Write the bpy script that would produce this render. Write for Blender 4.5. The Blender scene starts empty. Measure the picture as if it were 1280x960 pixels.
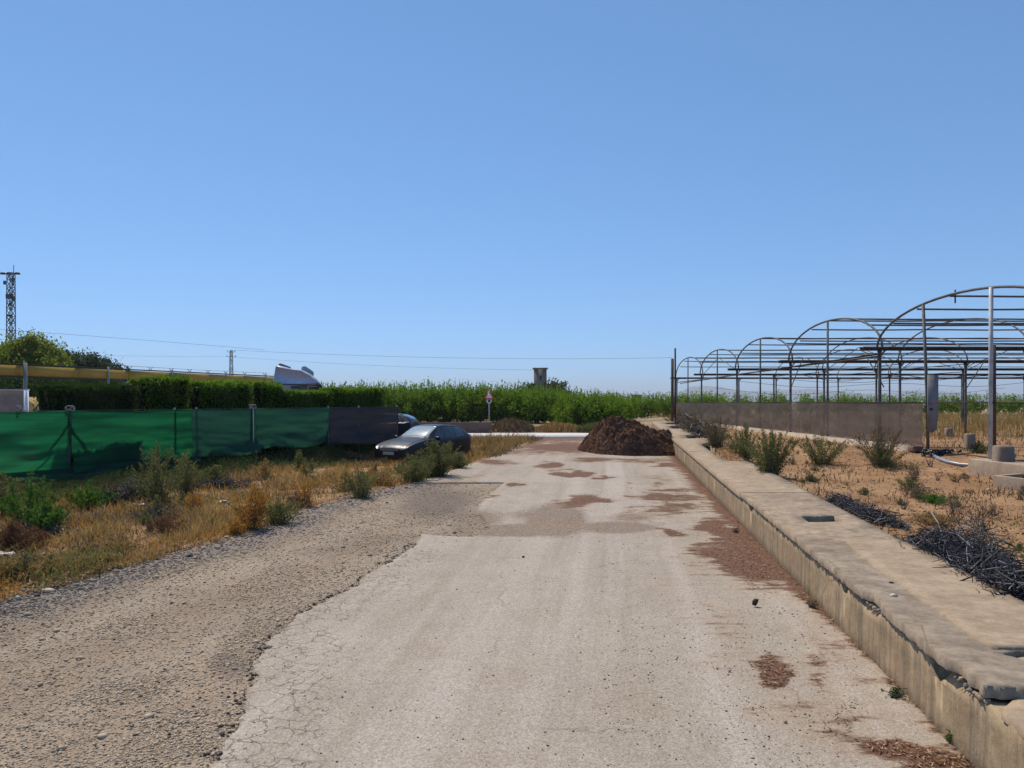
import bpy, math, random
import numpy as np
from mathutils import Vector, Matrix
from mathutils.geometry import delaunay_2d_cdt
R = math.radians
scene = bpy.context.scene
col = scene.collection
random.seed(7)
rng = np.random.default_rng(11)

# ---------------------------------------------------------------- camera
H = 2.6                     # eye height above the road under the camera
SLOPE = .01667              # the road climbs gently away from the camera
F = 960.0                   # focal length in pixels of the 1280 px wide photograph
cam_d = bpy.data.cameras.new('camera')
cam = bpy.data.objects.new('camera', cam_d)
col.objects.link(cam)
cam.location = (0, 0, H)
cam.rotation_euler = (R(90), 0, 0)
cam_d.sensor_fit = 'HORIZONTAL'
cam_d.sensor_width = 36
cam_d.lens = 36 * F / 1280
cam_d.shift_y = 23 / 1280
cam_d.clip_start = .1
cam_d.clip_end = 40000
scene.camera = cam

# ---------------------------------------------------------------- sky and sun
SUN_EL, SUN_AZ = R(57), R(-33)      # azimuth from +Y towards +X
world = bpy.data.worlds.new('World')
scene.world = world
world.use_nodes = True
wn = world.node_tree.nodes
bg = wn['Background']
sky = wn.new('ShaderNodeTexSky')
sky.sky_type = 'NISHITA'
sky.sun_disc = False
sky.sun_elevation = SUN_EL
sky.sun_rotation = SUN_AZ
sky.altitude = 4000
sky.air_density = 1.0
sky.dust_density = .15
sky.ozone_density = 5.0
gam = wn.new('ShaderNodeGamma'); gam.inputs[1].default_value = .62     # the phone's flat tone curve, over the whole sky
tintn = wn.new('ShaderNodeVectorMath'); tintn.operation = 'MULTIPLY'; tintn.inputs[1].default_value = (1.20, 1.88, 2.46)
world.node_tree.links.new(sky.outputs[0], gam.inputs[0]); world.node_tree.links.new(gam.outputs[0], tintn.inputs[0])
world.node_tree.links.new(tintn.outputs[0], bg.inputs[0])
bg.inputs[1].default_value = .12
sun_d = bpy.data.lights.new('sun', 'SUN')
sun_d.energy = 4.7
sun_d.angle = R(.53)
sun_d.color = (1.0, .92, .79)
sun = bpy.data.objects.new('sun', sun_d)
col.objects.link(sun)
sdir = Vector((math.sin(SUN_AZ) * math.cos(SUN_EL), math.cos(SUN_AZ) * math.cos(SUN_EL), math.sin(SUN_EL)))
sun.rotation_euler = sdir.to_track_quat('Z', 'Y').to_euler()
sun.location = (0, 0, 60)
scene.view_settings.view_transform = 'Standard'
scene.view_settings.look = 'None'
scene.view_settings.exposure = 0.0
scene.view_settings.gamma = 1
scene.view_settings.use_curve_mapping = False

# ---------------------------------------------------------------- measuring helpers
def plane(Y):
    Y = np.asarray(Y, float)
    return SLOPE * np.where(Y < 62, Y, 62 + 0 * Y)
def G(x, y):
    """ground point seen at photograph pixel x, y"""
    Y = F * H / max(y - 487.0, 1e-3)
    return ((x - 640) / F * Y, Y)
def at(x, y, Y):
    """point at pixel x, y and distance Y"""
    return ((x - 640) / F * Y, Y, H - (y - 503) / F * Y)

# value noise
_lat = np.random.default_rng(3).random((256, 256))
def vnoise(x, y):
    x = np.asarray(x, float); y = np.asarray(y, float)
    xi = np.floor(x).astype(int); yi = np.floor(y).astype(int)
    fx = x - xi; fy = y - yi
    fx = fx * fx * (3 - 2 * fx); fy = fy * fy * (3 - 2 * fy)
    a = _lat[xi % 256, yi % 256]; b = _lat[(xi + 1) % 256, yi % 256]
    c = _lat[xi % 256, (yi + 1) % 256]; d = _lat[(xi + 1) % 256, (yi + 1) % 256]
    return (a * (1 - fx) + b * fx) * (1 - fy) + (c * (1 - fx) + d * fx) * fy
def fbm(x, y, o=4, g=.5):
    s = 0; a = 1; t = 0
    for k in range(o):
        s = s + a * vnoise(x * 2 ** k + 17.3 * k, y * 2 ** k + 5.1 * k); t += a; a *= g
    return s / t
def sstep(a, b, x):
    t = np.clip((np.asarray(x, float) - a) / (b - a), 0, 1)
    return t * t * (3 - 2 * t)

# ---------------------------------------------------------------- mesh helpers
def np_mesh(name, verts, faces, attrs=None, smooth=False):
    """faces: int array (n,3) or (n,4), or a list of such arrays"""
    if not isinstance(faces, list): faces = [faces]
    faces = [np.asarray(f, np.int32) for f in faces if len(f)]
    me = bpy.data.meshes.new(name)
    verts = np.asarray(verts, np.float32)
    me.vertices.add(len(verts)); me.vertices.foreach_set('co', verts.ravel())
    nl = sum(f.size for f in faces); nf = sum(len(f) for f in faces)
    me.loops.add(nl); me.loops.foreach_set('vertex_index', np.concatenate([f.ravel() for f in faces]))
    tot = np.concatenate([np.full(len(f), f.shape[1], np.int32) for f in faces])
    st = np.concatenate([[0], np.cumsum(tot)[:-1]]).astype(np.int32)
    me.polygons.add(nf); me.polygons.foreach_set('loop_start', st); me.polygons.foreach_set('loop_total', tot)
    if smooth: me.polygons.foreach_set('use_smooth', np.ones(nf, bool))
    for k, v in (attrs or {}).items():
        a = me.attributes.new(k, 'FLOAT', 'POINT'); a.data.foreach_set('value', np.asarray(v, np.float32))
    me.update(calc_edges=True); me.validate()
    return me
def link(name, me, mat=None, parent=None):
    o = bpy.data.objects.new(name, me); col.objects.link(o)
    if mat is not None and not me.materials: me.materials.append(mat)
    if parent is not None: o.parent = parent
    return o
def tag(o, label=None, cat=None, group=None, kind=None):
    if label: o['label'] = label
    if cat: o['category'] = cat
    if group: o['group'] = group
    if kind: o['kind'] = kind
    return o
def thing(name, label, cat, loc=(0, 0, 0), rz=0, group=None):
    o = bpy.data.objects.new(name, None); col.objects.link(o)
    o.empty_display_size = .2
    o.location = loc; o.rotation_euler = (0, 0, rz)
    return tag(o, label, cat, group)
def kids(o): return [c for c in bpy.data.objects if c.parent == o]
def dup(root, loc, rz=0, label=None, sc=None):
    def cp(o, parent, ch):
        c = o.copy(); col.objects.link(c); c.parent = parent
        for k in ch.get(o.name, []): cp(k, c, ch)
        return c
    ch = {}
    def walk(o):
        ch[o.name] = list(o.children)
        for k in o.children: walk(k)
    walk(root)
    c = cp(root, None, ch)
    c.location = loc; c.rotation_euler = (0, 0, rz)
    if sc: c.scale = sc if hasattr(sc, '__len__') else (sc, sc, sc)
    if label: c['label'] = label
    return c

class MB:
    """collects shapes and links them as ONE mesh object"""
    def __init__(s): s.v = []; s.q = []; s.t = []; s.a = []; s.n = 0
    def add(s, v, q=None, t=None, tint=.5):
        v = np.asarray(v, float).reshape(-1, 3)
        if q is not None and len(q): s.q.append(np.asarray(q) + s.n)
        if t is not None and len(t): s.t.append(np.asarray(t) + s.n)
        s.a.append(np.full(len(v), tint) if np.isscalar(tint) else tint)
        s.v.append(v); s.n += len(v); return s
    def box(s, x0, x1, y0, y1, z0, z1, tint=.5, M=None):
        v = np.array([(x, y, z) for z in (z0, z1) for y in (y0, y1) for x in (x0, x1)], float)
        if M is not None: v = np.array([tuple(M @ Vector(p)) for p in v])
        return s.add(v, [(0, 2, 3, 1), (4, 5, 7, 6), (0, 1, 5, 4), (2, 6, 7, 3), (0, 4, 6, 2), (1, 3, 7, 5)], tint=tint)
    def tube(s, pts, r, n=6, tint=.5, cap=True):
        P = np.asarray(pts, float); m = len(P)
        rr = np.full(m, r) if np.isscalar(r) else np.asarray(r, float)
        T = np.gradient(P, axis=0); T /= np.linalg.norm(T, axis=1)[:, None] + 1e-12
        up = np.array([0, 0, 1.]) if abs(T[0, 2]) < .9 else np.array([1., 0, 0])
        V = []
        for i in range(m):
            a = np.cross(up, T[i]); na = np.linalg.norm(a)
            if na < 1e-6: a = np.array([1., 0, 0])
            else: a = a / na
            b = np.cross(T[i], a); up = b if abs(b @ up) > .05 else up
            for k in range(n):
                t = 2 * math.pi * (k + .5) / n
                V.append(P[i] + rr[i] * (math.cos(t) * a + math.sin(t) * b))
        q = [(i * n + k, i * n + (k + 1) % n, (i + 1) * n + (k + 1) % n, (i + 1) * n + k) for i in range(m - 1) for k in range(n)]
        t = []
        if cap:
            for k in range(1, n - 1):
                t.append((0, k + 1, k)); t.append(((m - 1) * n, (m - 1) * n + k, (m - 1) * n + k + 1))
        return s.add(V, q, t, tint)
    def bar(s, a, b, w, h, tint=.5):
        """rectangular bar from a to b"""
        a = Vector(a); b = Vector(b); d = (b - a); L = d.length; d.normalize()
        up = Vector((0, 0, 1)) if abs(d.z) < .95 else Vector((0, 1, 0))
        x = d.cross(up).normalized(); z = x.cross(d)
        M = Matrix((x, d, z)).transposed().to_4x4(); M.translation = a
        return s.box(-w / 2, w / 2, 0, L, -h / 2, h / 2, tint, M)
    def quads(s, c, ax, up, w, h, tint):
        """many leaf shapes: centre c, half-width vector directions"""
        c = np.asarray(c); n = len(c)
        V = np.stack([c - up * h[:, None], c + ax * w[:, None], c + up * h[:, None], c - ax * w[:, None]], 1).reshape(-1, 3)
        q = np.arange(n * 4).reshape(n, 4)
        return s.add(V, q, tint=np.repeat(tint, 4))
    def build(s, name, mat, parent=None, smooth=False, local=False):
        v = np.concatenate(s.v)
        if parent is not None and not local:
            p = parent; off = np.zeros(3)
            while p is not None: off = off + np.array(p.location); p = p.parent
            v = v - off
        fs = []
        if s.q: fs.append(np.concatenate(s.q))
        if s.t: fs.append(np.concatenate(s.t))
        me = np_mesh(name, v, fs, {'tint': np.concatenate(s.a)}, smooth)
        return link(name, me, mat, parent)
def bevel(o, w=.01, seg=2, ang=40):
    m = o.modifiers.new('bevel', 'BEVEL'); m.width = w; m.segments = seg; m.limit_method = 'ANGLE'; m.angle_limit = R(ang)
    return o
def unit(n):
    v = rng.normal(size=(n, 3)); return v / np.linalg.norm(v, axis=1)[:, None]
def inside(poly, x, y):
    poly = np.asarray(poly); x = np.asarray(x); y = np.asarray(y)
    c = np.zeros(x.shape, bool); j = len(poly) - 1
    for i in range(len(poly)):
        xi, yi = poly[i]; xj, yj = poly[j]
        m = ((yi > y) != (yj > y)) & (x < (xj - xi) * (y - yi) / ((yj - yi) if yj != yi else 1e-9) + xi)
        c ^= m; j = i
    return c

# ---------------------------------------------------------------- material helpers
class Mt:
    def __init__(s, name, rough=.8, spec=.3, metal=0):
        s.m = bpy.data.materials.new(name); s.m.use_nodes = True
        s.N = s.m.node_tree.nodes; s.L = s.m.node_tree.links
        s.b = s.N['Principled BSDF']; s.out = s.N['Material Output']
        s.b.inputs['Roughness'].default_value = rough
        s.b.inputs['Specular IOR Level'].default_value = spec
        s.b.inputs['Metallic'].default_value = metal
        s.pos = s.N.new('ShaderNodeNewGeometry').outputs['Position']
        s.obj = s.N.new('ShaderNodeTexCoord').outputs['Object']
    def set(s, inp, v):
        if isinstance(v, bpy.types.NodeSocket): s.L.new(v, inp)
        elif hasattr(v, '__len__') and len(v) == 3 and inp.type == 'RGBA': inp.default_value = (*v, 1)
        else: inp.default_value = v
    def attr(s, n):
        a = s.N.new('ShaderNodeAttribute'); a.attribute_name = n; return a.outputs['Fac']
    def rnd(s): return s.N.new('ShaderNodeObjectInfo').outputs['Random']
    def noise(s, scale, det=4, rough=.55, co=None, dist=0, sc3=None, rot=0):
        n = s.N.new('ShaderNodeTexNoise'); n.inputs['Scale'].default_value = scale
        n.inputs['Detail'].default_value = det; n.inputs['Roughness'].default_value = rough; n.inputs['Distortion'].default_value = dist
        c = co or s.pos
        if rot:
            m0 = s.N.new('ShaderNodeMapping'); m0.inputs['Rotation'].default_value = (0, 0, rot); s.L.new(c, m0.inputs[0]); c = m0.outputs[0]
        if sc3:
            mp = s.N.new('ShaderNodeMapping'); mp.inputs['Scale'].default_value = sc3; s.L.new(c, mp.inputs[0]); c = mp.outputs[0]
        s.L.new(c, n.inputs['Vector']); return n.outputs['Fac']
    def voro(s, scale, feat='F1', co=None, out='Distance', rnd=1):
        n = s.N.new('ShaderNodeTexVoronoi'); n.feature = feat; n.inputs['Scale'].default_value = scale; n.inputs['Randomness'].default_value = rnd
        s.L.new(co or s.pos, n.inputs['Vector']); return n.outputs[out]
    def ramp(s, f, *st):
        n = s.N.new('ShaderNodeValToRGB'); e = n.color_ramp.elements
        while len(e) < len(st): e.new(.5)
        for k, (p, c) in enumerate(st):
            e[k].position = p; e[k].color = (c, c, c, 1) if not hasattr(c, '__len__') else (*c, 1)
        s.set(n.inputs[0], f); return n.outputs[0]
    def mix(s, f, a, b, mode='MIX'):
        n = s.N.new('ShaderNodeMix'); n.data_type = 'RGBA'; n.blend_type = mode
        s.set(n.inputs[0], f); s.set(n.inputs[6], a); s.set(n.inputs[7], b); return n.outputs[2]
    def math(s, op, a, b=0, clamp=False):
        n = s.N.new('ShaderNodeMath'); n.operation = op; n.use_clamp = clamp
        s.set(n.inputs[0], a); s.set(n.inputs[1], b); return n.outputs[0]
    def bump(s, h, st=.5, d=.02, base=None):
        n = s.N.new('ShaderNodeBump'); n.inputs['Strength'].default_value = st; n.inputs['Distance'].default_value = d
        s.L.new(h, n.inputs['Height'])
        if base is not None: s.L.new(base, n.inputs['Normal'])
        s.L.new(n.outputs[0], s.b.inputs['Normal']); return n.outputs[0]
    def col(s, c): s.set(s.b.inputs['Base Color'], c); return s
def simple(name, c, rough=.6, spec=.4, metal=0, var=.15, scale=8, bump=0):
    m = Mt(name, rough, spec, metal)
    n = m.noise(scale, 5, .6, m.obj)
    c = np.array(c)
    m.col(m.ramp(n, (.25, tuple(c * (1 - var))), (.75, tuple(np.minimum(c * (1 + var), .9)))))
    if bump: m.bump(n, bump, .01)
    return m.m
def leafmat(name, dark, light, trans=.35, rough=.85, hue=None):
    m = Mt(name, rough, .08)
    t = m.attr('tint')
    big = m.noise(1.1, 2, .5, m.pos)
    f = m.math('ADD', m.math('MULTIPLY', t, .75), m.math('MULTIPLY', big, .25))
    c = m.ramp(f, (.15, dark), (.55, tuple(.5 * (np.array(dark) + np.array(light)))), (.9, light))
    m.col(c)
    tr = m.N.new('ShaderNodeBsdfTranslucent')
    m.set(tr.inputs[0], m.mix(.5, c, tuple(np.minimum(np.array(light) * np.array([1.35, 1.5, .7]), 1)), 'MIX'))
    mx = m.N.new('ShaderNodeMixShader'); mx.inputs[0].default_value = trans
    m.L.new(m.b.outputs[0], mx.inputs[1]); m.L.new(tr.outputs[0], mx.inputs[2]); m.L.new(mx.outputs[0], m.out.inputs[0])
    return m.m
# ================================================================ layout of the place
WL, WR = 2.48, 3.77                      # channel wall: left and right face at Y = 0, both run along (.13, 1)
def wx(off, Y): return off + .13 * np.asarray(Y, float)
shoulder = [(-9.6, -6), (-8.6, 0), (-7.3, 5), G(0, 755), G(60, 737), G(125, 720), G(180, 703), G(280, 676), G(380, 638), G(450, 617), (-2.67, 21.3), (-2.0, 24.5), (-.6, 30), (.5, 36), (1.3, 40)]
_sx = np.array([p[0] for p in shoulder]); _sy = np.array([p[1] for p in shoulder])
def shoulder_x(Y): return np.interp(Y, _sy, _sx)
def px_of(X, Y):
    Y = np.maximum(np.asarray(Y, float), .5)
    return 640 + F * np.asarray(X) / Y, 487 + F * H / Y
def FG(x, y):
    """ground point under pixel x, y on the real relief"""
    Y = F * H / (y - 487.0)
    for k in range(14): Y = .5 * Y + .5 * F * (H - float(ground_z((x - 640) / F * Y, Y))) / (y - 503.0)
    return ((x - 640) / F * Y, Y)
# left, ragged edge of the pale paving (photograph pixels turned into ground points)
edge_px = [(272, 957), (279, 938), (288, 919), (299, 906), (307, 897), (311, 863), (321, 846), (315, 835), (329, 820), (336, 813), (330, 805), (354, 791),
           (372, 771), (397, 757), (424, 744), (447, 733), (460, 719), (485, 705), (507, 691), (522, 682), (526, 669)]
edge_px2 = [(556, 671), (590, 673), (612, 662), (606, 650), (598, 640), (600, 632), (607, 622), (619, 613), (631, 603.5), (600, 604), (560, 604.5), (514, 604.5),
            (545, 597), (580, 583), (612, 573), (645, 563), (668, 556), (690, 550)]
road_poly = [(-1.2, -7), (-1.75, -2), (-1.9, 2)] + [G(*p) for p in edge_px] + [G(*p) for p in edge_px2] + [(2.55, 41.0), (8.0, 41.5), (8.2, 40)]
road_poly += [(WL + .13 * Y + .05, Y) for Y in (38, 30, 20, 12, 6, 0, -7)]
def densify(poly, step, amp, seed=0, skip=lambda p: False):
    out = []; r = np.random.default_rng(seed)
    for i in range(len(poly)):
        a = np.array(poly[i]); b = np.array(poly[(i + 1) % len(poly)])
        L = np.linalg.norm(b - a); st = step(a) if callable(step) else step
        n = max(1, int(L / st)); d = (b - a) / max(L, 1e-6); nr = np.array([-d[1], d[0]])
        for k in range(n):
            p = a + (b - a) * k / n
            am = amp(p) if callable(amp) else amp
            p = p + nr * am * (r.random() - .5) * 2
            out.append(tuple(p))
    return out
def tri_poly(outer, inner_pts, holes=()):
    """triangulated polygon with interior points: verts (n,2), tris (m,3), rim edges"""
    V = [Vector(p) for p in outer]; E = [(i, (i + 1) % len(outer)) for i in range(len(outer))]
    rims = [list(range(len(outer)))]
    for h in holes:
        b = len(V); V += [Vector(p) for p in h]; E += [(b + i, b + (i + 1) % len(h)) for i in range(len(h))]
    V += [Vector(p) for p in inner_pts]
    vo, eo, fo, ov, oe, of = delaunay_2d_cdt(V, E, [rims[0]], 1, 1e-6)
    vo = np.array([(p.x, p.y) for p in vo]); fo = np.array([f for f in fo if len(f) == 3])
    c = vo[fo].mean(1)
    keep = inside(outer, c[:, 0], c[:, 1])
    for h in holes: keep &= ~inside(h, c[:, 0], c[:, 1])
    fo = fo[keep]
    ab = vo[fo]; ar = (ab[:, 1, 0] - ab[:, 0, 0]) * (ab[:, 2, 1] - ab[:, 0, 1]) - (ab[:, 1, 1] - ab[:, 0, 1]) * (ab[:, 2, 0] - ab[:, 0, 0])
    fo[ar < 0] = fo[ar < 0][:, ::-1]; fo = fo[np.abs(ar) > 1e-10]
    e = {}
    for f in fo:
        for a, b in ((f[0], f[1]), (f[1], f[2]), (f[2], f[0])):
            e[(a, b)] = 1
    rim = [(a, b) for (a, b) in e if (b, a) not in e]
    return vo, fo, rim
def sheet_solid(vo, fo, rim, ztop, zbot):
    """top sheet plus skirt; ztop, zbot per vertex"""
    n = len(vo); used = sorted({i for a in rim for i in a}); mp = {u: n + k for k, u in enumerate(used)}
    V = np.concatenate([np.column_stack([vo, ztop]), np.column_stack([vo[used], np.asarray(zbot)[used]])])
    Q = np.array([(b, a, mp[a], mp[b]) for a, b in rim])
    return V, [fo, Q], used

# stains and spills on the paving: (x, y, rx, ry, strength) measured in the photograph, laid on the ground
stains = [(965, 848, 30, 23, 1.3), (940, 700, 60, 42, 1.1), (905, 670, 34, 26, .9), (985, 735, 26, 9, .8), (1130, 934, 60, 16, .95), (1180, 950, 60, 22, 1.0), (1060, 905, 60, 50, .5), (1040, 840, 30, 60, .5), (1190, 905, 38, 46, .7), (1060, 800, 16, 30, .4),
          (1100, 860, 12, 30, .4), (683, 583, 15, 4.5, 1.3), (711, 593, 22, 3, 1.3), (637, 607, 9, 3, 1.2), (728, 629, 28, 7, 1.0), (618, 621, 12, 4, .8), (750, 597, 8, 3, 1.2), (744, 608, 5, 2.5, 1.1),
          (833, 581, 14, 3, 1.3), (835, 612, 45, 4, .9), (828, 622, 48, 5, .9), (845, 632, 45, 4, .9), (812, 604, 30, 2.5, .7), (800, 640, 25, 8, .55), (850, 640, 45, 15, .7), (840, 668, 18, 6, 1.0), (613, 579, 34, 5, .9), (593, 597, 12, 3, .8), (690, 660, 70, 10, .35), (700, 590, 30, 3, .3),
          (700, 560, 70, 8, 1.0), (640, 555, 60, 6, .9), (740, 575, 40, 4, .9), (800, 576, 60, 4, .7), (650, 550, 90, 3, .5), (560, 600, 40, 4, .5), (640, 660, 120, 9, .2), (830, 600, 40, 6, .5), (790, 650, 40, 6, .4), (915, 800, 60, 110, .34), (1000, 900, 90, 60, .36), (860, 720, 60, 40, .36), (930, 640, 40, 30, .5), (900, 616, 26, 16, .8), (875, 596, 14, 12, .9)]
def stain_at(X, Y):
    wxp = fbm(X * 1.4 + 3, Y * .9, 4) - .5; wyp = fbm(X * 1.1 + 40, Y * .8, 4) - .5
    sw = np.clip(Y / 16, .2, 1.2)
    px, py = px_of(X + sw * 1.1 * wxp + sw * .4 * (fbm(X * 6, Y * 5, 3) - .5), Y + sw * 1.9 * wyp + sw * .5 * (fbm(X * 6 + 9, Y * 5, 3) - .5))
    s = np.zeros_like(px)
    for (cx, cy, rx, ry, k) in stains:
        d = ((px - cx) / rx) ** 2 + ((py - cy) / ry) ** 2
        s = np.maximum(s, k * np.exp(-d * .9))
    off = X - wx(WL, Y)                       # swept up along the foot of the wall
    strip = .16 + .3 * vnoise(Y * .6 + 3, Y * 0 + 2) + .25 * sstep(10, 24, Y)
    s = np.maximum(s, 1.05 * np.exp(-np.maximum(-off, 0) / strip) * sstep(6.5, 11, Y) + .95 * np.exp(-np.maximum(-off, 0) / .10) * (.35 + .65 * vnoise(Y * 2.1, Y * 0)) * (Y < 11))
    s = np.where(off > .06, 0, s)
    s = np.where(off > .06, 0, np.maximum(s, .8 * sstep(28.5, 31, Y) * (.5 + .5 * vnoise(X * .6, Y * .35))))
    return s
def gravel_at(X, Y):
    """loose grit lying over the paving"""
    px, py = px_of(X, Y)
    g = np.zeros_like(px)
    for (cx, cy, rx, ry, k) in [(560, 662, 60, 9, 1.0), (640, 665, 90, 8, 1.5), (695, 652, 36, 20, 1.7), (770, 661, 55, 8, 1.3), (790, 648, 40, 9, .8), (660, 645, 50, 9, .7), (820, 656, 30, 5, .5), (600, 650, 40, 14, .9), (650, 640, 40, 10, .4), (575, 603, 60, 3, .5)]:
        g = np.maximum(g, k * np.exp(-(((px - cx) / rx) ** 2 + ((py - cy) / ry) ** 2)))
    return g
def FENX(Y): return -13.33 + (np.asarray(Y, float) - 20.0) * (8.3 / 14.0)
def ground_z(X, Y):
    X = np.asarray(X, float); Y = np.asarray(Y, float)
    z = plane(Y) + 0
    off = X - wx(WL, Y)
    near = sstep(-6.5, -5, Y) * 1.0
    # field right of the channel lies higher
    r = sstep(.95, 1.22, off) * (1 - sstep(46, 54, Y) * (1 - sstep(11, 13, X)))
    fld = .50 - .15 * sstep(1.3, 3.5, off) + .06 * sstep(7, 11, X) + .27 * sstep(20, 24, Y) * sstep(6, 11, X)
    fld = np.minimum(fld, np.maximum(1.06 - plane(Y), .05))
    gi = sstep(12.05 + .0208 * Y, 12.45 + .0208 * Y, X) * sstep(13, 16, Y)
    fld = fld * (1 - gi) + np.maximum(1.15 - plane(Y), .05) * gi
    fld = fld + .05 * (fbm(X * .7, Y * .7) - .5) * 2
    far_r = sstep(44, 56, Y) * sstep(2, 9, X - 4)
    z = z + r * fld
    # verge left of the shoulder
    d = shoulder_x(Y) - X
    v = sstep(0, 1.5, d) * (1 - sstep(38, 44, Y))
    z = z - v * .38 * np.exp(-((X - FENX(Y) - .9) / 1.3) ** 2) * (Y < 36)
    z = z + v * (.10 * (fbm(X * .5 + 9, Y * .5) - .5) * 2 - .06 * sstep(1, 5, d) + .05 * (fbm(X * 2.5, Y * 2.5) - .5))
    z = z - .30 * v * np.exp(-((X + 3.6) / 2.8) ** 4 - ((Y - 30.5) / 3.6) ** 4)
    # roadside roughness
    z = z + (1 - r) * (1 - v) * .018 * (fbm(X * 1.3, Y * 1.3) - .5) * 2 * (Y < 60)
    return z
# ---------------------------------------------------------------- ground sheet
def axis(lo, hi, fine_lo, fine_hi, fine, g):
    a = list(np.arange(fine_lo, fine_hi, fine)); s = fine; x = a[-1]
    while x < hi: s *= g; x += s; a.append(x)
    s = fine; x = a[0]; b = []
    while x > lo: s *= g; x -= s; b.append(x)
    return np.array(b[::-1] + a)
gx = axis(-12000, 12000, -8, 7, .085, 1.045)
gy = axis(-300, 15000, 4, 13, .085, 1.028)
GX, GY = np.meshgrid(gx, gy)
GZ = ground_z(GX, GY)
ed = densify(road_poly, .3, 0)
rp_in = inside(road_poly, GX, GY)
# sink the ground under the paving
offw = GX - wx(WL, GY)
dist = np.full(GX.shape, 9.)
m = (GY > -8) & (GY < 44) & (np.abs(GX) < 14)
P = np.array(densify(road_poly, .15, 0)); pm = np.column_stack([GX[m], GY[m]])
dd = np.full(len(pm), 9.)
for k in range(0, len(P), 40):
    dd = np.minimum(dd, np.sqrt(((pm[:, None, :] - P[None, k:k + 40]) ** 2).sum(2)).min(1))
dist[m] = dd
GZ = GZ - np.where(rp_in, .035 * sstep(0.0, .12, dist), 0.0)
GZ = GZ - np.where((offw > .0) & (offw < 1.15) & (GY < 47.2) & (GY > -7), .12, 0)
d = shoulder_x(GY) - GX
verge = sstep(-.25, .35, d + .5 * (fbm(GX * 1.5, GY * 1.5) - .5)) * (1 - sstep(38.5, 40, GY))
field = sstep(1.0, 1.25, offw) * (GY < 60)
far = sstep(46, 49, GY)
n = GX.shape; idx = np.arange(n[0] * n[1]).reshape(n)
quads = np.stack([idx[:-1, :-1], idx[:-1, 1:], idx[1:, 1:], idx[1:, :-1]], -1).reshape(-1, 4)
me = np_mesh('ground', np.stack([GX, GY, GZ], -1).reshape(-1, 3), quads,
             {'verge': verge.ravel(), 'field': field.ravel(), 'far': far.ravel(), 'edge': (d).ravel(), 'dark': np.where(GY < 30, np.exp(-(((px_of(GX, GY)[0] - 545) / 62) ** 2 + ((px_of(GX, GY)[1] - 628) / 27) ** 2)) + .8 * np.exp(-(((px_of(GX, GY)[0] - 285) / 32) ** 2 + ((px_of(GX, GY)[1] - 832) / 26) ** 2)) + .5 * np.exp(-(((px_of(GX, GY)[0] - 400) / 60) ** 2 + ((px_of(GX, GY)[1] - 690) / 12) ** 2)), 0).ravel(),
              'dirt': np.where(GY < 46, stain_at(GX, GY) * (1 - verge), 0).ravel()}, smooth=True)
M = Mt('soil and gravel', .95, .15)
verge_a, field_a, far_a = M.attr('verge'), M.attr('field'), M.attr('far')
big = M.noise(.55, 5, .6); mid = M.noise(3.2, 5, .65); fine = M.noise(38, 4, .7)
st = M.voro(36); st2 = M.voro(75); stc = M.voro(36, out='Color')
grav = M.ramp(big, (.30, (.23, .17, .125)), (.52, (.33, .248, .178)), (.72, (.40, .31, .225)))
grav = M.mix(M.ramp(mid, (.42, 0), (.75, .5)), grav, (.40, .27, .17))
strp = M.ramp(M.math('ADD', M.math('MULTIPLY', M.attr('edge'), -.2), M.math('MULTIPLY', M.math('SUBTRACT', M.noise(.7, 4), .5), .22)), (0, 0), (.22, 0), (.34, .55), (.46, .1), (.56, 0), (.68, .5), (.80, .05), (.95, .4))
grav = M.mix(strp, grav, (.45, .365, .275))
grav = M.mix(M.ramp(M.noise(1.3, 5, .7), (.52, 0), (.72, .6)), grav, (.24, .17, .115))
e = M.math('ADD', M.attr('edge'), M.math('MULTIPLY', M.math('SUBTRACT', M.noise(.9, 3), .5), 1.6))
band = M.ramp(M.math('ADD', M.math('MULTIPLY', e, .5), 1.0), (.40, 0), (.72, 1), (1.1, 1))
grav = M.mix(M.math('MULTIPLY', band, .6), grav, (.20, .18, .17))
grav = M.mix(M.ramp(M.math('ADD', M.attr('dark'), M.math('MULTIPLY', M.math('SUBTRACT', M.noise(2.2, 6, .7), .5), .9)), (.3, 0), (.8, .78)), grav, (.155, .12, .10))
stone = M.mix(.75, (.5, .5, .5), stc, 'MIX')
sepbw = M.N.new('ShaderNodeRGBToBW'); M.L.new(stc, sepbw.inputs[0])
pebble = M.ramp(sepbw.outputs[0], (.25, .58), (.6, 1.0), (.85, 1.3))
grav = M.mix(M.ramp(st, (.25, .9), (.5, .25)), grav, M.mix(1, grav, pebble, 'MULTIPLY'))
grav = M.mix(M.ramp(st2, (.35, 0), (.75, .45)), grav, (.17, .13, .09))
vg = M.ramp(M.noise(1.3, 6, .65), (.3, (.20, .10, .045)), (.5, (.36, .195, .090)), (.7, (.48, .30, .15)))
vg = M.mix(M.ramp(fine, (.4, 0), (.75, .7)), vg, (.13, .085, .05))
fd = M.ramp(M.noise(.8, 7, .62), (.3, (.21, .108, .052)), (.5, (.32, .178, .088)), (.72, (.42, .255, .135)))
fd = M.mix(M.ramp(M.noise(6, 6, .7), (.52, 0), (.70, .7)), fd, (.20, .11, .055))
c = M.mix(verge_a, grav, vg)
c = M.mix(field_a, c, fd)
fr = M.ramp(M.noise(.12, 6, .6), (.35, (.25, .17, .10)), (.6, (.34, .26, .16)))
c = M.mix(far_a, c, fr)
mull = M.ramp(M.noise(14, 6, .75), (.3, (.09, .042, .022)), (.55, (.22, .11, .055)), (.75, (.33, .19, .105)))
dn = M.math('ADD', M.attr('dirt'), M.math('MULTIPLY', M.math('SUBTRACT', M.noise(2.2, 7, .72), .5), 1.1))
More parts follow.
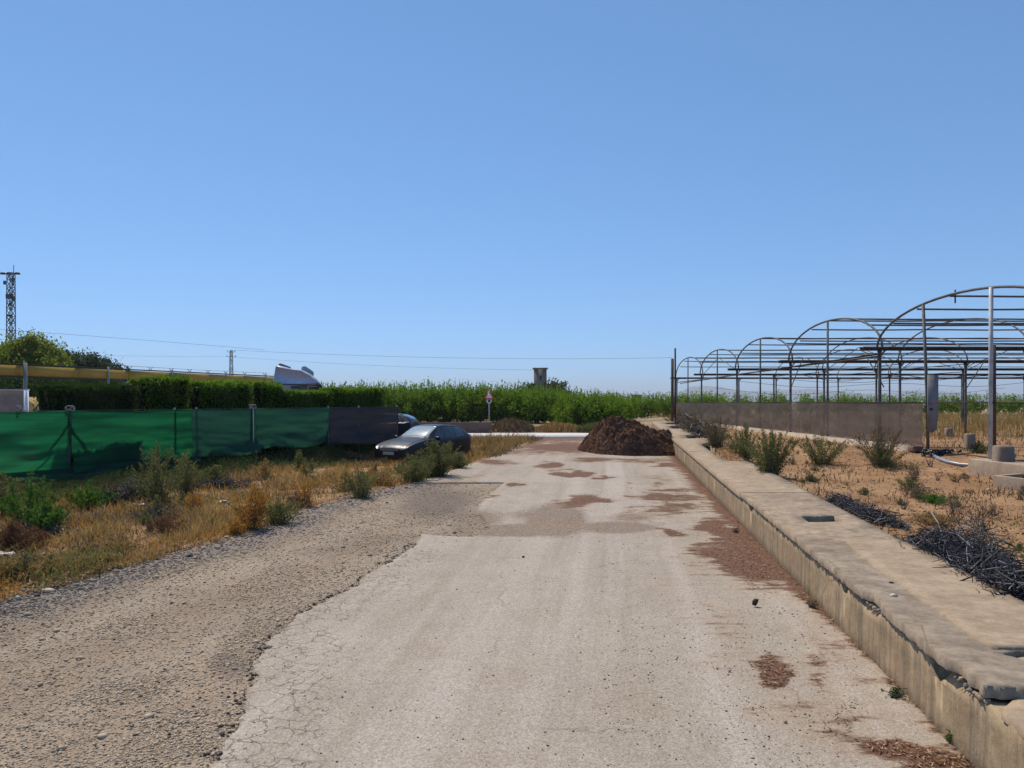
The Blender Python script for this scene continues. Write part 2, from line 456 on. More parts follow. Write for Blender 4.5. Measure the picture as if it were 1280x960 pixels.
c = M.mix(M.ramp(dn, (.5, 0), (.62, .9)), c, mull)
M.col(c)
h = M.math('ADD', M.math('MULTIPLY', M.ramp(st, (0, 1), (.5, 0)), .8), M.math('MULTIPLY', fine, .8))
b1 = M.bump(mid, .6, .05); M.bump(h, .75, .022, b1)
MAT_GROUND = M.m
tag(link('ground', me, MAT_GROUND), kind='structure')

# ---------------------------------------------------------------- paving
def r_amp(p): return 0.035 if (p[0] < wx(WL, p[1]) - .3 and 3 < p[1] < 42) else 0
rim_poly = densify(road_poly, lambda a: .045 if 3 < a[1] < 12 else (.12 if a[1] < 30 else .4), r_amp, 5)
ys = [-6.5]
while ys[-1] < 41: ys.append(ys[-1] + (.5 if ys[-1] < 4 else max(.055, .0075 * ys[-1] ** 1.25)))
pts = []
for yy in ys:
    st_ = max(.07, .0095 * max(yy, 1))
    xs = np.arange(-9, wx(WL, yy), st_) + rng.random() * .03
    k = inside(road_poly, xs, np.full(len(xs), yy))
    k &= inside(road_poly, xs - .05, np.full(len(xs), yy)) & inside(road_poly, xs + .05, np.full(len(xs), yy)) & inside(road_poly, xs, np.full(len(xs), yy - .04)) & inside(road_poly, xs, np.full(len(xs), yy + .04))
    pts += [(float(a), yy + float(rng.random() * .01)) for a in xs[k]]
vo, fo, rim = tri_poly(rim_poly, pts)
def road_z(X, Y): return plane(Y) + .028 + .012 * (fbm(X * .45, Y * .45, 3) - .5) * 2
zt = road_z(vo[:, 0], vo[:, 1])
on_rim = sorted({i for a in rim for i in a}); zt[on_rim] -= .008
V, Fc, used = sheet_solid(vo, fo, rim, zt, zt - .09)
A = lambda f: np.concatenate([f, f[used]])
rm = np.zeros(len(vo)); rm[on_rim] = 1
crk = np.full(len(vo), 9.); Pe = np.array([G(*p) for p in edge_px[:-1]]); Pe = np.array(densify([tuple(p) for p in Pe], .2, 0)[:-40])
for k in range(0, len(Pe), 30):
    crk = np.minimum(crk, np.sqrt(((vo[:, None, :] - Pe[None, k:k + 30]) ** 2).sum(2)).min(1))
me = np_mesh('road', V, Fc, {'dirt': A(stain_at(vo[:, 0], vo[:, 1])), 'grit': A(gravel_at(vo[:, 0], vo[:, 1])), 'crack': A(1 - sstep(.15, 1.5, crk))}, smooth=False)
M = Mt('worn pale paving', .9, .2)
big = M.noise(.35, 4, .55); mid = M.noise(2.3, 6, .65); fine = M.noise(55, 3, .7); grain = M.noise(140, 2, .7)
c = M.ramp(big, (.3, (.335, .278, .218)), (.7, (.415, .348, .282)))
c = M.mix(M.ramp(mid, (.35, .0), (.75, .45)), c, (.28, .22, .165))
# faint wheel tracks running along the road
track = M.noise(1, 4, .55, sc3=(1.7, .035, 1), rot=.13)
track2 = M.noise(1, 5, .6, sc3=(3.1, .12, 1), rot=.13)
c = M.mix(M.ramp(track, (.45, 0), (.65, .5)), c, (.47, .405, .345))
c = M.mix(M.ramp(track2, (.50, 0), (.66, .35)), c, (.26, .205, .15))
c = M.mix(M.ramp(M.noise(.9, 7, .72), (.52, 0), (.66, .30)), c, (.28, .205, .14))
v = M.voro(60, out='Color'); bw = M.N.new('ShaderNodeRGBToBW'); M.L.new(v, bw.inputs[0])
c = M.mix(.5, c, M.mix(1, c, M.ramp(bw.outputs[0], (.2, .62), (.5, .98), (.8, 1.22)), 'MULTIPLY'))
v2 = M.voro(130, out='Color'); bw2 = M.N.new('ShaderNodeRGBToBW'); M.L.new(v2, bw2.inputs[0])
c = M.mix(.6, c, M.mix(1, c, M.ramp(bw2.outputs[0], (.2, .6), (.5, 1.0), (.8, 1.25)), 'MULTIPLY'))
specks = M.ramp(M.voro(14), (.045, 1), (.085, 0))
spsel = M.ramp(M.noise(1.4, 3), (.48, 0), (.6, 1))
c = M.mix(M.math('MULTIPLY', M.math('MULTIPLY', specks, spsel), .7), c, (.14, .10, .07))
# alligator cracks beside the broken edge
wob = M.N.new('ShaderNodeMix'); wob.data_type = 'VECTOR'; wob.inputs[0].default_value = .30
M.L.new(M.pos, wob.inputs[4]); nz = M.N.new('ShaderNodeTexNoise'); nz.inputs['Scale'].default_value = 3.5; nz.inputs['Detail'].default_value = 5; M.L.new(M.pos, nz.inputs['Vector']); M.L.new(nz.outputs['Color'], wob.inputs[5])
cr = M.voro(6.5, 'DISTANCE_TO_EDGE', wob.outputs[1])
crl = M.math('MULTIPLY', M.ramp(cr, (.006, 1), (.030, 0)), M.ramp(M.math('ADD', M.attr('crack'), M.math('MULTIPLY', M.math('SUBTRACT', M.noise(1.5, 5, .7), .5), 2.6)), (.45, 0), (.9, 1)))
crk2 = M.voro(.42, 'DISTANCE_TO_EDGE', wob.outputs[1])
long_ = M.math('MULTIPLY', M.ramp(crk2, (.001, 1), (.005, 0)), M.ramp(M.noise(.5, 2), (.5, 0), (.6, .5)))
crl = M.math('MAXIMUM', crl, long_)
c = M.mix(M.math('MULTIPLY', crl, .85), c, (.15, .11, .08))
gn = M.math('ADD', M.attr('grit'), M.math('MULTIPLY', M.math('SUBTRACT', M.noise(9, 5, .75), .5), .9))
gc = M.mix(M.ramp(bw.outputs[0], (.3, 0), (.7, 1)), (.125, .088, .062), (.28, .205, .145))
c = M.mix(M.ramp(gn, (.38, 0), (.72, .85)), c, gc)
mull = M.ramp(M.noise(30, 6, .8), (.32, (.05, .023, .014)), (.5, (.13, .06, .034)), (.72, (.29, .155, .088)))
rust = M.ramp(M.noise(.9, 6, .7, sc3=(1, 1, 1)), (.5, 0), (.75, .16))
dn = M.math('ADD', M.attr('dirt'), M.math('MULTIPLY', M.math('SUBTRACT', M.noise(2.6, 8, .78, sc3=(.55, 1.7, 1)), .5), 2.1))
halo = M.ramp(dn, (.2, 0), (.62, .45))
c = M.mix(halo, c, (.33, .20, .115))
thick = M.ramp(dn, (.48, 0), (.66, .92))
c = M.mix(thick, c, mull)
M.col(c)
hh = M.math('ADD', M.math('MULTIPLY', fine, .5), M.math('MULTIPLY', bw.outputs[0], .5))
hh = M.math('SUBTRACT', hh, M.math('MULTIPLY', crl, 1.5))
hh = M.math('ADD', hh, M.math('MULTIPLY', M.math('MULTIPLY', thick, M.noise(30, 6, .8)), 3))
b1 = M.bump(mid, .35, .03); M.bump(hh, .6, .009, b1)
MAT_ROAD = M.m
tag(link('road', me, MAT_ROAD), kind='structure')

# crossing road beyond, pale concrete, raised a hand above the soil
M = Mt('pale concrete road', .85, .2)
c = M.ramp(M.noise(.6, 5), (.3, (.50, .47, .43)), (.7, (.62, .58, .54)))
M.col(M.mix(M.ramp(M.noise(4, 5, .7), (.5, 0), (.75, .3)), c, (.36, .28, .21))); M.bump(M.noise(30, 4), .3, .01)
b = MB()
xs = np.concatenate([np.linspace(-40, 13, 60)])
yc0 = lambda x: 41.2 + .015 * x + .0012 * (x + 2) ** 2 * (x < -2); yc1 = lambda x: 44.8 + .02 * x + .0012 * (x + 2) ** 2 * (x < -2)
V = []
for x in xs:
    j = .1 * (rng.random() - .5)
    for (y, dz) in ((yc0(x) + j, -.1), (yc0(x) + j, .06), (yc1(x) + j, .06), (yc1(x) + j, -.1)): V.append((x, y, float(plane(y)) + dz))
q = [(4 * i + k, 4 * i + 4 + k, 4 * i + 5 + k, 4 * i + 1 + k) for i in range(len(xs) - 1) for k in range(3)]
b.add(V, [t[::-1] for t in q][::1]); o = b.build('crossing_road', M.m); tag(o, kind='structure')
for p in o.data.polygons: pass

# ---------------------------------------------------------------- loose stones, grit, straw
def rock_proto(seed, lvl=1):
    r = np.random.default_rng(seed)
    t = (1 + 5 ** .5) / 2
    v = np.array([(-1, t, 0), (1, t, 0), (-1, -t, 0), (1, -t, 0), (0, -1, t), (0, 1, t), (0, -1, -t), (0, 1, -t), (t, 0, -1), (t, 0, 1), (-t, 0, -1), (-t, 0, 1)], float)
    v /= np.linalg.norm(v[0]); v *= (.65 + .5 * r.random((12, 1)))
    f = np.array([(0, 11, 5), (0, 5, 1), (0, 1, 7), (0, 7, 10), (0, 10, 11), (1, 5, 9), (5, 11, 4), (11, 10, 2), (10, 7, 6), (7, 1, 8), (3, 9, 4), (3, 4, 2), (3, 2, 6), (3, 6, 8), (3, 8, 9), (4, 9, 5), (2, 4, 11), (6, 2, 10), (8, 6, 7), (9, 8, 1)])
    return v, f
protos = [rock_proto(k) for k in range(8)]
def scatter_rocks(X, Y, Z, S, tint, flat=.6):
    n = len(X); V = []; T = []; A = []
    th = rng.random(n) * 6.28; k = rng.integers(0, 8, n); el = .6 + .8 * rng.random(n)
    for j in range(8):
        s = np.where(k == j)[0]
        if not len(s): continue
        pv, pf = protos[j]
        c, si = np.cos(th[s]), np.sin(th[s])
        x = pv[None, :, 0] * el[s, None]; y = pv[None, :, 1] * np.ones((len(s), 1)); z = pv[None, :, 2] * flat
        v = np.stack([x * c[:, None] - y * si[:, None], x * si[:, None] + y * c[:, None], z * np.ones_like(x)], -1) * S[s, None, None]
        v = v + np.stack([X[s], Y[s], Z[s]], -1)[:, None, :]
        base = sum(len(q) for q in V)
        V.append(v.reshape(-1, 3)); T.append((pf[None] + base + 12 * np.arange(len(s))[:, None, None]).reshape(-1, 3)); A.append(np.repeat(tint[s], 12))
    return np.concatenate(V), np.concatenate(T), np.concatenate(A)
def persp_pts(n, t0, t1, y0, y1, pw=2.0):
    """random ground points denser near the camera"""
    u = rng.random(n); Y = (y0 ** (1 - pw) + u * (y1 ** (1 - pw) - y0 ** (1 - pw))) ** (1 / (1 - pw))
    return (t0 + (t1 - t0) * rng.random(n)) * Y, Y
M = Mt('loose stone', .9, .2)
M.col(M.ramp(M.attr('tint'), (0, (.055, .038, .026)), (.35, (.19, .165, .145)), (.55, (.33, .25, .17)), (.8, (.46, .345, .23)), (1, (.58, .49, .38)))); M.bump(M.noise(60, 3), .3, .004)
MAT_STONE = M.m
X, Y = persp_pts(110000, -.78, .05, 4.6, 24, 1.9)
k = (X > shoulder_x(Y) - .3) & ~inside(road_poly, X, Y)
X, Y = X[k], Y[k]
e_ = X - shoulder_x(Y); pk = np.exp(-(e_ / .9) ** 2) + .35 + .5 * (vnoise(X * 1.2, Y * 1.2) > .5)
k = rng.random(len(X)) < pk; X, Y = X[k], Y[k]; e_ = e_[k]
S = (.0035 + .012 * rng.random(len(X)) ** 5 + .0006 * Y) * (1 + .35 * np.exp(-(e_ / .9) ** 2)); S *= np.where(rng.random(len(X)) < .008, 2.2, 1)
ib = sstep(.3, 1.3, e_ + .6 * (fbm(X, Y, 3) - .5))
tn = np.clip((.20 + .28 * rng.random(len(X))) * (1 - ib) + (.48 + .40 * rng.random(len(X))) * ib - .5 * (rng.random(len(X)) < .09) + .2 * (rng.random(len(X)) < .04), 0, 1)
V, T, A_ = scatter_rocks(X, Y, ground_z(X, Y) + S * .2, S, tn)
tag(link('gravel', np_mesh('gravel', V, T, {'tint': A_}), MAT_STONE), 'loose grey and tan gravel spread over the shoulder left of the paving', 'gravel', kind='stuff')
X, Y = persp_pts(3400, -.35, .45, 4.9, 22, 2.0)
k = inside(road_poly, X, Y) & (X < wx(WL, Y) - .05)
X, Y = X[k], Y[k]; pk = .25 + .9 * (X / Y > .12) * (vnoise(X * 2, Y * 2) > .35) + gravel_at(X, Y) * 1.5 + stain_at(X, Y)
k = rng.random(len(X)) < pk; X, Y = X[k], Y[k]
S = .003 + .007 * rng.random(len(X)) ** 4 + .0004 * Y
V, T, A_ = scatter_rocks(X, Y, road_z(X, Y) + S * .2, S, np.clip(.02 + .3 * rng.random(len(X)) ** 2, 0, 1))
tag(link('grit', np_mesh('grit', V, T, {'tint': A_}), MAT_STONE), 'small dark crumbs and grit scattered on the pale paving', 'grit', kind='stuff')
# field clods
X, Y = persp_pts(9000, .15, .80, 6, 40, 1.8)
k = (X > wx(WR, Y) + .05); X, Y = X[k], Y[k]
S = .012 + .03 * rng.random(len(X)) ** 3
M = Mt('clods', .95, .1); M.col(M.ramp(M.attr('tint'), (0, (.14, .075, .038)), (1, (.40, .25, .13))))
V, T, A_ = scatter_rocks(X, Y, ground_z(X, Y) + S * .2, S, rng.random(len(X)))
tag(link('clods', np_mesh('clods', V, T, {'tint': A_}), M.m), 'small orange clods and stones on the bare field beside the channel', 'clods', kind='stuff')
# fibrous mulch crumbs lying on the dirty patches
def strips(X, Y, Z, L, W, tint, tilt=.25):
    n = len(X); a = rng.random(n) * 6.28
    d = np.column_stack([np.cos(a), np.sin(a), tilt * (rng.random(n) - .3)]); sd = np.column_stack([-np.sin(a), np.cos(a), .4 * (rng.random(n) - .5)])
    c = np.column_stack([X, Y, Z]); b = MB(); b.quads(c, sd, d, W / 2, L / 2, tint); return b
M = Mt('mulch fibre', .95, .1)
M.col(M.ramp(M.attr('tint'), (0, (.045, .022, .014)), (.5, (.17, .085, .045)), (.85, (.33, .20, .12)), (1, (.5, .37, .24))))
MAT_FIBRE = M.m
X, Y = persp_pts(90000, -.12, .62, 5, 40, 1.9)
k = inside(road_poly, X, Y); X, Y = X[k], Y[k]
k = rng.random(len(X)) < np.clip(stain_at(X, Y) * 1.3 - .55 + .7 * (fbm(X * 2, Y * 2) - .5), 0, .6); X, Y = X[k], Y[k]
b = strips(X, Y, road_z(X, Y) + .008 + .008 * rng.random(len(X)), .025 + .05 * rng.random(len(X)) + .001 * Y, .003 + .006 * rng.random(len(X)) + .0006 * Y, rng.random(len(X)))
tag(b.build('mulch_litter', MAT_FIBRE), 'reddish brown mulch shreds strewn on the paving along the wall', 'mulch litter', kind='stuff')

# broken crumbs of paving along the ragged edge
Pe2 = np.array(densify([G(*p) for p in edge_px], .05, .03, 8))[:-60]; n = 800
k = rng.integers(0, len(Pe2), n); X = Pe2[k, 0] - np.abs(rng.normal(size=n)) * .07; Y = Pe2[k, 1] + .05 * rng.normal(size=n)
k = ~inside(road_poly, X - .01, Y) & (Y < 13); X, Y = X[k], Y[k]; S = .006 + .020 * rng.random(len(X)) ** 3
V, T, A_ = scatter_rocks(X, Y, ground_z(X, Y) + S * .3, S, .02 + .45 * rng.random(len(X)) ** 1.5, .8)
tag(link('edge_rubble', np_mesh('edge_rubble', V, T, {'tint': A_}), MAT_STONE), 'dark crumbled bits along the broken edge of the paving', 'rubble', kind='stuff')
# ================================================================ concrete channel beside the road
def conc(name, a, b_, dirt, streak=0, rough=.9, alt=None):
    M = Mt(name, rough, .15)
    n1 = M.noise(.9, 6, .65); n2 = M.noise(7, 6, .7); n3 = M.noise(60, 3, .7)
    c = M.ramp(n1, (.3, a), (.7, b_))
    if alt: c = M.mix(M.ramp(M.math('ADD', M.attr('old'), M.math('MULTIPLY', M.math('SUBTRACT', M.noise(1.6, 6, .7), .5), 1.3)), (.35, 0), (.65, 1)), c, M.ramp(n1, (.3, alt[0]), (.7, alt[1])))
    c = M.mix(M.ramp(n2, (.40, 0), (.70, .65)), c, dirt)
    n4 = M.noise(3, 7, .78); c = M.mix(M.ramp(n4, (.46, 0), (.62, .45)), c, tuple(np.array(dirt) * .8))
    if streak:
        s1 = M.noise(1, 5, .7, sc3=(3, 7, .5)); c = M.mix(M.ramp(s1, (.48, 0), (.62, streak)), c, (.14, .12, .085))
        s2 = M.noise(1, 4, .7, sc3=(5, 13, .8)); c = M.mix(M.ramp(s2, (.55, 0), (.72, .6)), c, (.47, .37, .25))
        s3 = M.noise(1, 4, .6, sc3=(.3, .8, 2.5)); c = M.mix(M.ramp(s3, (.5, 0), (.7, .45)), c, (.42, .27, .16))
    else:
        s1 = M.noise(1, 5, .7, sc3=(.9, 4, 1)); c = M.mix(M.ramp(s1, (.45, 0), (.72, .4)), c, tuple(np.array(dirt) * .85))
    c = M.mix(M.ramp(n3, (.5, 0), (.8, .35)), c, (.12, .10, .08))
    sp = M.ramp(M.noise(22, 5, .8), (.60, 0), (.68, .5)); c = M.mix(sp, c, tuple(np.array(dirt) * .55))
    ck = M.math('MULTIPLY', M.ramp(M.voro(.9, 'DISTANCE_TO_EDGE'), (.001, 1), (.007, 0)), M.ramp(M.noise(.8, 4), (.50, 0), (.56, .6))); c = M.mix(ck, c, (.10, .075, .05))
    M.col(c); b1 = M.bump(n2, .5, .02); M.bump(n3, .5, .006, b1); return M
MAT_WALL = conc('stained concrete wall', (.38, .272, .16), (.49, .362, .228), (.24, .165, .095), .6).m
MAT_SLAB = conc('weathered beige slab', (.36, .265, .18), (.47, .36, .25), (.24, .17, .11)).m
MAT_LIP = conc('grey mortar topping', (.30, .235, .17), (.41, .33, .245), (.14, .10, .07), alt=((.36, .265, .18), (.47, .36, .25))).m
MAT_FLOOR = conc('channel floor', (.10, .065, .04), (.15, .10, .06), (.07, .045, .03)).m
ch = thing('concrete_channel', 'long low concrete irrigation channel with broken covers running beside the road', 'irrigation channel', (WL, 0, 0))
def chan_prism(name, mat, offs, zs, y0, y1, stepY=.35, jit=.004, seed=0, bites=0):
    """strip of cross-section offs x zs (list of (off,z) ring) swept along the channel"""
    r = np.random.default_rng(seed); ys = np.arange(y0, y1 + 1e-6, stepY); ys[-1] = y1; m = len(offs); V = []
    for y in ys:
        for k in range(m):
            jx = jit * (r.random() - .5) * 2; jz = jit * (r.random() - .5) * 2
            V.append((wx(offs[k], y) + jx, y, SLOPE * y + zs[k] + jz))
    q = [(i * m + k, (i + 1) * m + k, (i + 1) * m + (k + 1) % m, i * m + (k + 1) % m) for i in range(len(ys) - 1) for k in range(m)]
    b = MB(); b.add(V, q); e = (len(ys) - 1) * m
    if m == 4: b.q.append(np.array([(3, 2, 1, 0)])); b.q.append(np.array([(e, e + 1, e + 2, e + 3)]))
    else:
        b.t.append(np.array([(0, k + 1, k) for k in range(1, m - 1)])); b.t.append(np.array([(e, e + k, e + k + 1) for k in range(1, m - 1)]))
    return b.build(name, mat, ch)
# road-side wall, its arris chipped where the covers sit
def wall_side():
    ys = np.arange(-6.5, 47.2, .06); r = np.random.default_rng(4); V = []
    chip = np.maximum(0, fbm(ys * 2.1, ys * 0 + 4, 4) - .62) * .8 + .3 * np.exp(-((ys - 7.4) / .28) ** 2) * .25 + .3 * np.exp(-((ys - 5.55) / .25) ** 2) * .3
    for i, y in enumerate(ys):
        c = chip[i] + .004 * r.random(); w = .008 * (fbm(y * .7, 3.3) - .5)
        P = [(0 - .012, -.22), (0 - .006 + w, .15), (0 + w, .40), (.0 + w, .515 - c), (.012 + c * .8, .528 - c * .2), (.16, .528), (.16, -.22)]
        for (o, z) in P: V.append((WL + o + .13 * y, y, SLOPE * y + z))
    m = 7; q = [(i * m + k, (i + 1) * m + k, (i + 1) * m + (k + 1) % m, i * m + (k + 1) % m) for i in range(len(ys) - 1) for k in range(m)]
    b = MB(); b.add(V, q); e = (len(ys) - 1) * m
    b.t.append(np.array([(0, k + 1, k) for k in range(1, m - 1)])); b.t.append(np.array([(e, e + k, e + k + 1) for k in range(1, m - 1)]))
    return b.build('side_wall', MAT_WALL, ch)
wall_side()
chan_prism('side_wall', MAT_WALL, [WR - .15, WR - .15, WR, WR], [-.22, .526, .526, -.22], -6.5, 47.2, .5)
chan_prism('channel_floor', MAT_FLOOR, [WL + .161, WL + .161, WR - .151, WR - .151], [-.25, -.02, -.02, -.25], -6.5, 47.2, .5)
chan_prism('end_wall', MAT_WALL, [WL + .161, WL + .161, WR - .151, WR - .151], [-.019, .52, .52, -.019], 47.0, 47.2, .2)
def slab(name, mat, outer, z0, z1, holes=(), seed=0, amp=.008, step=.09, wav=.006, wedge=None, label=None, grid=.16):
    """plate from an outline in (offset, Y); outline gets chipped edges"""
    o2 = densify([(p[0], p[1]) for p in outer], step, amp, seed)
    hs = [densify(list(h), step, .006, seed + 9) for h in holes]
    ys = [p[1] for p in outer]; xs = [p[0] for p in outer]; pts = []
    y = min(ys) + .07
    while y < max(ys):
        s = max(grid, y * .02); xx = np.arange(min(xs) + .03, max(xs), s)
        k = inside(outer, xx, np.full(len(xx), y))
        for h in holes: k &= ~inside(h, xx, np.full(len(xx), y))
        pts += [(float(a), y + .004 * rng.random()) for a in xx[k]]; y += s
    vo, fo, rim = tri_poly(o2, pts, hs)
    zt = np.full(len(vo), z1) + wav * (fbm(vo[:, 0] * 2 + seed, vo[:, 1] * 1.2, 3) - .5) * 2
    if wedge: zt = zt + wedge(vo[:, 0], vo[:, 1])
    rimv = sorted({i for a in rim for i in a}); zt[rimv] -= .004
    V, Fc, used = sheet_solid(vo, fo, rim, zt, np.full(len(vo), z0))
    V[:, 2] += SLOPE * V[:, 1]; V[:, 0] += WL + .13 * V[:, 1]
    # closed underside
    n = len(vo); mp = {u: n + k for k, u in enumerate(used)}
    old = np.clip(sstep(8.3, 11.8, V[:, 1]) + .8 * sstep(.35, .6, V[:, 0] - WL - .13 * V[:, 1]) * sstep(7.5, 9.5, V[:, 1]), 0, 1)
    me = np_mesh(name, V - np.array(ch.location), Fc, {'old': old})
    o = link(name, me, mat, ch)
    if label: o['label'] = label
    return o
W_ = WR - WL
# nearest stretch: the topping has gone, lower rough bed left
slab('bed_slab', MAT_SLAB, [(.0, -6.4), (.0, 4.90), (.4, 5.28), (.7, 5.28), (1.0, 5.28), (W_ - .01, 5.28), (W_ - .01, -6.4)], .50, .572, seed=1, wav=.012, label='lower rough bed slab whose topping has broken away')
# broken stretch with two slots cut in from the field side
slab('cover_slab', MAT_LIP, [(-.02, 5.10), (.02, 5.22), (-.01, 5.32), (.03, 5.5), (-.035, 5.62), (-.04, 6.1), (-.025, 6.5), (-.03, 6.9), (.01, 7.08), (.04, 7.2), (.03, 7.4), (-.03, 7.5), (-.035, 8.6), (-.03, 11), (-.03, 14.60),
      (W_ + .01, 14.60), (W_ + .01, 5.82), (.60, 5.79), (.42, 5.72), (.50, 5.60), (.62, 5.50), (W_ + .01, 5.47), (W_ + .01, 5.42), (.66, 5.39), (W_ + .01, 5.35), (W_ + .01, 5.10), (.62, 5.12), (.50, 5.08), (.22, 5.05)],
     .553, .638, holes=[[(.44, 11.40), (.98, 11.42), (.97, 11.92), (.45, 11.90)]], seed=2, wav=.006, amp=.013, step=.035, label='near cover slab with rectangular slot and broken corners')
slab('bed_slab', MAT_SLAB, [(.40, 5.44), (.40, 5.80), (W_ - .005, 5.84), (W_ - .005, 5.46)], .40, .600, seed=11, wav=.004)
topw = lambda x, y: .004 - .034 * sstep(8.8, 11.0, y)
slab('topping', MAT_SLAB, [(.39, 5.80), (.37, 6.1), (.40, 6.6), (.39, 7.2), (.43, 7.9), (.41, 8.4), (.47, 9.2), (.5, 9.8), (.55, 11.2), (W_ + .014, 11.2), (W_ + .014, 5.84), (.7, 5.81)],
     .60, .654, seed=3, amp=.014, step=.05, wav=.003, wedge=topw, label='thin beige cement topping with a ragged broken edge')
slab('cover_slab', MAT_SLAB, [(-.03, 14.606), (-.035, 18.5), (-.03, 24.2), (W_ * .55, 24.2), (W_ * .53, 21.1), (W_ * .95, 21.0), (W_ + .03, 19.2), (W_ + .01, 14.606)], .53, .641, seed=4, grid=.25)
slab('cover_slab', MAT_SLAB, [(-.03, 24.22), (-.03, 30.9), (W_, 30.9), (W_ * .95, 28.8), (W_ * .55, 27.4), (W_ * .53, 24.22)], .53, .641, seed=5, grid=.3)
slab('cover_slab', MAT_SLAB, [(-.03, 30.92), (-.03, 38.6), (W_ * 1.02, 38.6), (W_ * 1.04, 33.2), (W_ * .5, 33.0), (W_ * .45, 30.92)], .53, .641, seed=6, grid=.4)
slab('cover_slab', MAT_SLAB, [(-.03, 38.62), (-.03, 47.2), (W_, 47.2), (W_, 45.6), (W_ * .5, 45.5), (W_ * .5, 43.4), (W_, 43.3), (W_, 41.5), (W_ * .45, 41.4), (W_ * .45, 38.62)], .53, .641, seed=7, grid=.5)
# broken mortar lumps along the arris
for (y0, n, sp) in ((7.25, 30, .26), (5.32, 36, .26), (9.7, 8, .5), (6.5, 9, .3), (5.15, 10, .1)):
    X = -.01 + .05 * rng.random(n); Y = y0 + (rng.random(n) - .5) * 2 * sp * .9; S = .008 + .022 * rng.random(n) ** 1.5
    V, T, A_ = scatter_rocks(wx(WL, Y) + X, Y, SLOPE * Y + .52 + S * .3, S, .15 + .5 * rng.random(n), .8)
    o = link('mortar_rubble', np_mesh('mortar_rubble', V - np.array(ch.location), T, {'tint': A_}), MAT_STONE, ch); o['kind'] = 'stuff'
def lone_stone(x, y, Y, s, tint, label, name='stone', cat='stone', flat=.6, z=None, seed=0):
    X = (x - 640) / F * Y; zz = z if z is not None else float(ground_z(X, Y))
    v, f = protos[seed % 8]; v = v * s * np.array([1, .8, flat])
    o = link(name, np_mesh(name, v, f, {'tint': np.full(12, tint)}), MAT_STONE); o.location = (X, Y, zz + s * flat * .6)
    return tag(o, label, cat)
Yp = 1872 / (743.5 - 487)
lone_stone(1117, 743, Yp, .045, .95, 'pale flat stone lying on the broken channel cover', z=.634 + SLOPE * Yp + .001, flat=.35)
lone_stone(1114, 727, 1872 / 240, .035, .1, 'small dark stone lying on the channel cover by the crack', z=.634 + SLOPE * 7.8, flat=.4, seed=3)
Yp = 2496 / (762 - 487)
lone_stone(944, 757, Yp, .045, .0, 'small dark upright stone standing on the pale road near the channel', z=float(road_z((944 - 640) / F * Yp, Yp)) + .02, flat=1.3, seed=5)
lone_stone(654, 699, 2496 / 212, .03, .05, 'single dark pebble in the middle of the pale road', z=float(road_z(.17, 11.8)), seed=2)

# ================================================================ mulch heap against the channel
def mound():
    cx, cy = 4.90, 32.3
    ys = np.linspace(29.2, 36.0, 150); V = []; idx = {}
    nx = 150
    for j, y in enumerate(ys):
        xr = WL + .13 * y - .012
        for i in range(nx):
            x = 2.3 + (xr - 2.3) * i / (nx - 1)
            u = (x - cx) / 2.05; w = (y - cy) / (2.75 if y > cy else 2.55)
            uu = u if u < 0 else u * .55
            r = math.sqrt(uu * uu + w * w)
            r *= 1 + .22 * (fbm(math.atan2(w, u) * 1.5 + 8, 1.0, 3) - .5)
            h = 1.14 * max(0, 1 - r ** 2.5) ** .95
            h *= 1 + .0 * u
            h *= 1 - .50 * sstep(4.9, 6.7, x)
            V.append((x, y, h))
    V = np.array(V)
    k = V[:, 2] > .01
    n1 = fbm(V[:, 0] * .9, V[:, 1] * 2.6, 5, .6) - .5; n2 = fbm(V[:, 0] * 3, V[:, 1] * 9, 4, .6) - .5
    ridg = np.abs(fbm(V[:, 0] * .9 + 5, V[:, 1] * 4.6 + V[:, 0] * .8, 4) - .5)
    V[:, 2] += k * (np.minimum(V[:, 2], .5) * 2) * (n1 * 1.15 + n2 * .35 - ridg * .9 + .12)
    V[:, 2] = np.where(V[:, 2] > .012, V[:, 2], -.05) + SLOPE * V[:, 1] + .03
    q = np.arange(150 * nx).reshape(150, nx); q = np.stack([q[:-1, :-1], q[:-1, 1:], q[1:, 1:], q[1:, :-1]], -1).reshape(-1, 4)
    return V, q
V, q = mound()
M = Mt('brown mulch', .95, .08)
n = M.noise(7, 7, .75); n2 = M.noise(1.4, 4, .6)
c = M.ramp(n, (.3, (.06, .030, .022)), (.5, (.16, .080, .052)), (.72, (.29, .155, .10)))
c = M.mix(M.ramp(n2, (.45, 0), (.7, .5)), c, (.30, .145, .08)); M.col(c); b1 = M.bump(n, 1, .08); M.bump(M.noise(30, 4, .7), .8, .03, b1)
heap = thing('mulch_heap', 'big heap of dark reddish brown mulch tipped against the channel wall at the road end', 'mulch heap', (4.7, 32, float(plane(32))))
link('heap_body', np_mesh('heap_body', V - np.array(heap.location), q, smooth=True), M.m, heap)
kk = np.where(V[:, 2] - SLOPE * V[:, 1] > .06)[0]; kk = rng.choice(kk, 26000)
Pp = V[kk] + rng.normal(size=(len(kk), 3)) * np.array([.03, .03, .012]); Pp[:, 2] += .02
b = strips(Pp[:, 0], Pp[:, 1], Pp[:, 2], .05 + .12 * rng.random(len(kk)), .012 + .016 * rng.random(len(kk)), rng.random(len(kk)) ** 2 * .75, .6)
o = b.build('loose_fibre', MAT_FIBRE, heap); o['kind'] = 'stuff'
n = 30
X = np.concatenate([3 + 3 * rng.random(n)]); Y = 29.3 + 1.6 * rng.random(n)
